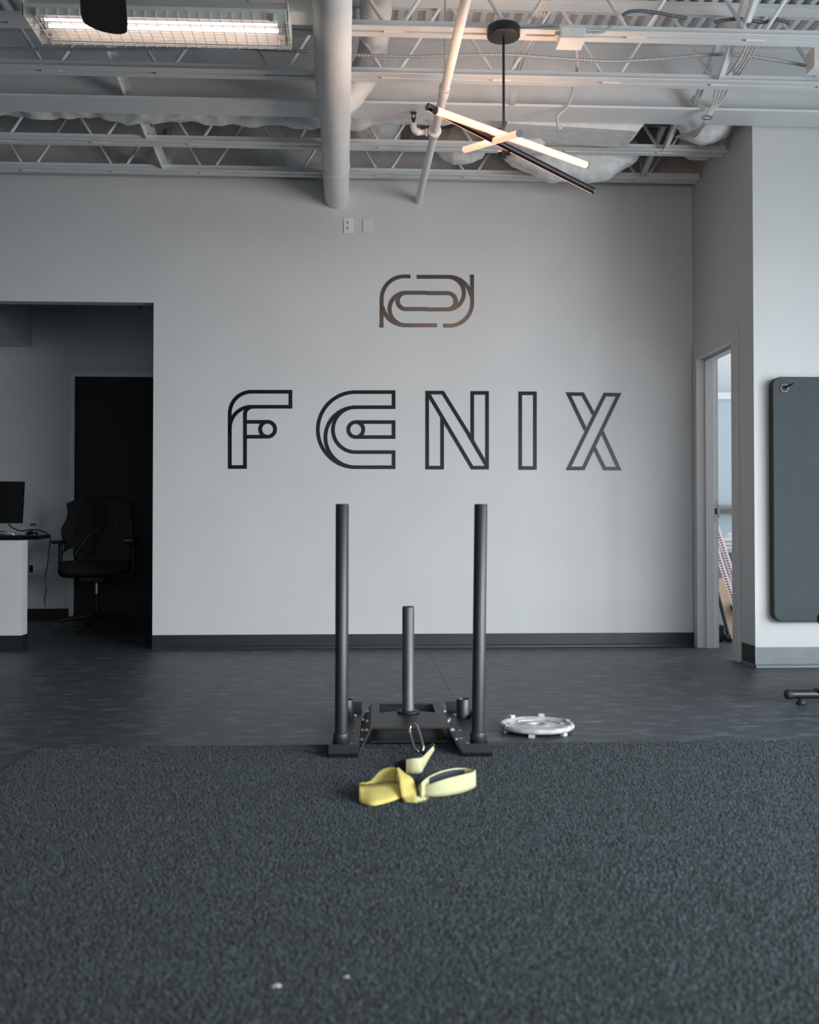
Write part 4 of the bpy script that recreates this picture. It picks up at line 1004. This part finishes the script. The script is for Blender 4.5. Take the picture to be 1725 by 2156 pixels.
# ------------------------------------------------------------------ studio things seen through the doorway
rl = thing('barre_rail', 'grey wooden barre rail on the pale studio wall', 'rail', (3.0, 8.3, 1.0))
z = PY(1540, 1072, 8.30).z
MB().tube([(R+WT+.05, 8.30, z+.012), (4.6, 8.30, z+.012)], .022, 14).build('upper_bar', 'wood_rail', rl)
MB().bbox(R+WT+.05, 4.6, 8.345, 8.40, z-.035, z-.005, .004).build('wall_board', 'wood_rail', rl)
for xx in (2.75, 3.9): MB().bbox(xx-.015, xx+.015, 8.30, 8.40, z-.03, z+.005, .003).build('bracket', 'conduit', rl)
tz_ = PY(1540, 1158, 8.15).z
sh = thing('studio_shelf', 'low pale shelf holding towels against the studio wall', 'shelf', (3.1, 8.2, 0))
MB().bbox(R+WT+.03, 4.2, 8.02, 8.39, tz_-.02, tz_, .003).build('shelf_board', 'studio_blue', sh)
for xx in (R+WT+.06, 4.1): MB().bbox(xx-.02, xx+.02, 8.05, 8.36, 0, tz_-.02, .003).build('side_support', 'studio_blue', sh)
for i in range(3):
    a = PY(1513, 1150, 8.12).x; q = MB().bbox(a, a+.135, 8.06, 8.32, tz_+.001+i*.032, tz_+.031+i*.032, .010)
    tag(q.build('folded_towel', 'towel_white'), ('bottom', 'middle', 'top')[i]+' white folded towel on the studio shelf', 'towel', 'folded towels')
m = wrapped([(PY(1535, 1140, 8.12).x, 8.15, tz_+.05), (PY(1541, 1140, 8.12).x, 8.15, tz_+.075), (PY(1553, 1140, 8.12).x, 8.15, tz_+.08), (PY(1568, 1140, 8.12).x, 8.15, tz_+.06)], [.035, .065, .072, .04], .022, 14, n=30, k=10, seed=21)
tag(m.build('crumpled_towel', 'towel_white'), 'crumpled white towel heaped on the studio shelf', 'towel')
# leaning tan board with rounded top
def lean(px, py, Y): return PY(px, py, Y)
yb, yt = 7.86, 8.02
bl, bw_ = PZ(1521, 1346, 0), None
def board_pt(x, z): return Vector((x, 7.80+(z/.5)*.22, z))
x0 = PY(1514, 1300, 7.9).x; x1 = x0+.30; zt_ = PY(1540, 1217, 8.0).z
ol = [board_pt(x0+.03, .005), board_pt(x1, .005)]
for i in range(9):
    t = math.radians(90*i/8); ol.append(board_pt(x1-.06+.06*math.cos(t), zt_-.06+.06*math.sin(t)))
for i in range(9):
    t = math.radians(90+90*i/8); ol.append(board_pt(x0+.06+.06*math.cos(t), zt_-.06+.06*math.sin(t)))
bd_ = thing('wooden_board', 'tan rounded wooden board leaning in the studio behind striped strips', 'board', (x0+.15, 7.82, 0))
MB().prism(ol, (0, .02, .0)).build('board_panel', 'wood_tan', bd_)
cc = PY(1555, 1280, 7.88); nrm_ = Vector((0, -1, .42)).normalized()
MB().tube([cc, cc+nrm_*.02, cc+nrm_*.05], [.062, .058, .042], 20).build('rubber_knob', 'black_rubber', bd_)
# white strips with red printed ticks
def strip_lean(p_top, p_bot, Yt, label):
    a = PY(*p_top, Yt); b = PZ(p_bot[0], p_bot[1], .0); 
    return a, b
def tick_strip(t, b_, Yt, Yb, label, n):
    a = PY(*t, Yt); b = PY(*b_, Yb); d = (b-a); L_ = d.length; dn = d.normalized(); sd_ = Vector((1, 0, 0))-dn*dn.x; sd_.normalize(); nr = sd_.cross(dn).normalized()
    if nr.y > 0: nr = -nr
    hw2 = .022
    o = thing('marked_strip', label, 'strip', (b.x, b.y, b.z), 'white strips with red ticks')
    MB().prism([a-sd_*hw2, a+sd_*hw2, b+sd_*hw2, b-sd_*hw2], nr*.012).build('strip_body', 'plastic_white', o)
    for i in range(n):
        c = a+d*((i+.6)/n)+nr*.0126
        MB().prism([c-sd_*.014-dn*.006, c+sd_*.004-dn*.006, c+sd_*.004+dn*.006, c-sd_*.014+dn*.006], nr*.0008).build('red_tick', 'red_print', o)
tick_strip((1508, 1108), (1577, 1318), 7.98, 7.72, 'white strip with red ticks leaning highest in the studio doorway', 38)
tick_strip((1503, 1140), (1572, 1352), 7.88, 7.60, 'white strip with red ticks leaning lower in the studio doorway', 38)
# dark folded rail and roller base
a = PY(1509, 1240, 7.85); b = PZ(1537, 1352, .0)
dr = MB(); dr.tube([a, b+Vector((0, 0, .012))], .014, 4, smooth=False)
tag(dr.build('dark_rail', 'mat_edge'), 'dark slim rail leaning beside the tan board in the studio', 'rail')
rb_ = thing('roller_base', 'small black wheeled base on the studio floor inside the doorway', 'roller', PZ(1520, 1353, 0))
c = PZ(1519, 1352, 0)
MB().bbox(c.x-.05, c.x+.025, c.y, c.y+.08, .004, .125, .006).build('foot_block', 'office_black', rb_)
MB().tube([(c.x+.03, c.y-.01, .03), (c.x+.065, c.y-.01, .03)], .028, 16).build('wheel', 'black_rubber', rb_)
MB().tube([(c.x+.07, c.y+.0, .024), (c.x+.085, c.y+.0, .024)], .022, 16).build('wheel', 'chrome', rb_)

for o in LOCALS: del o['_local']
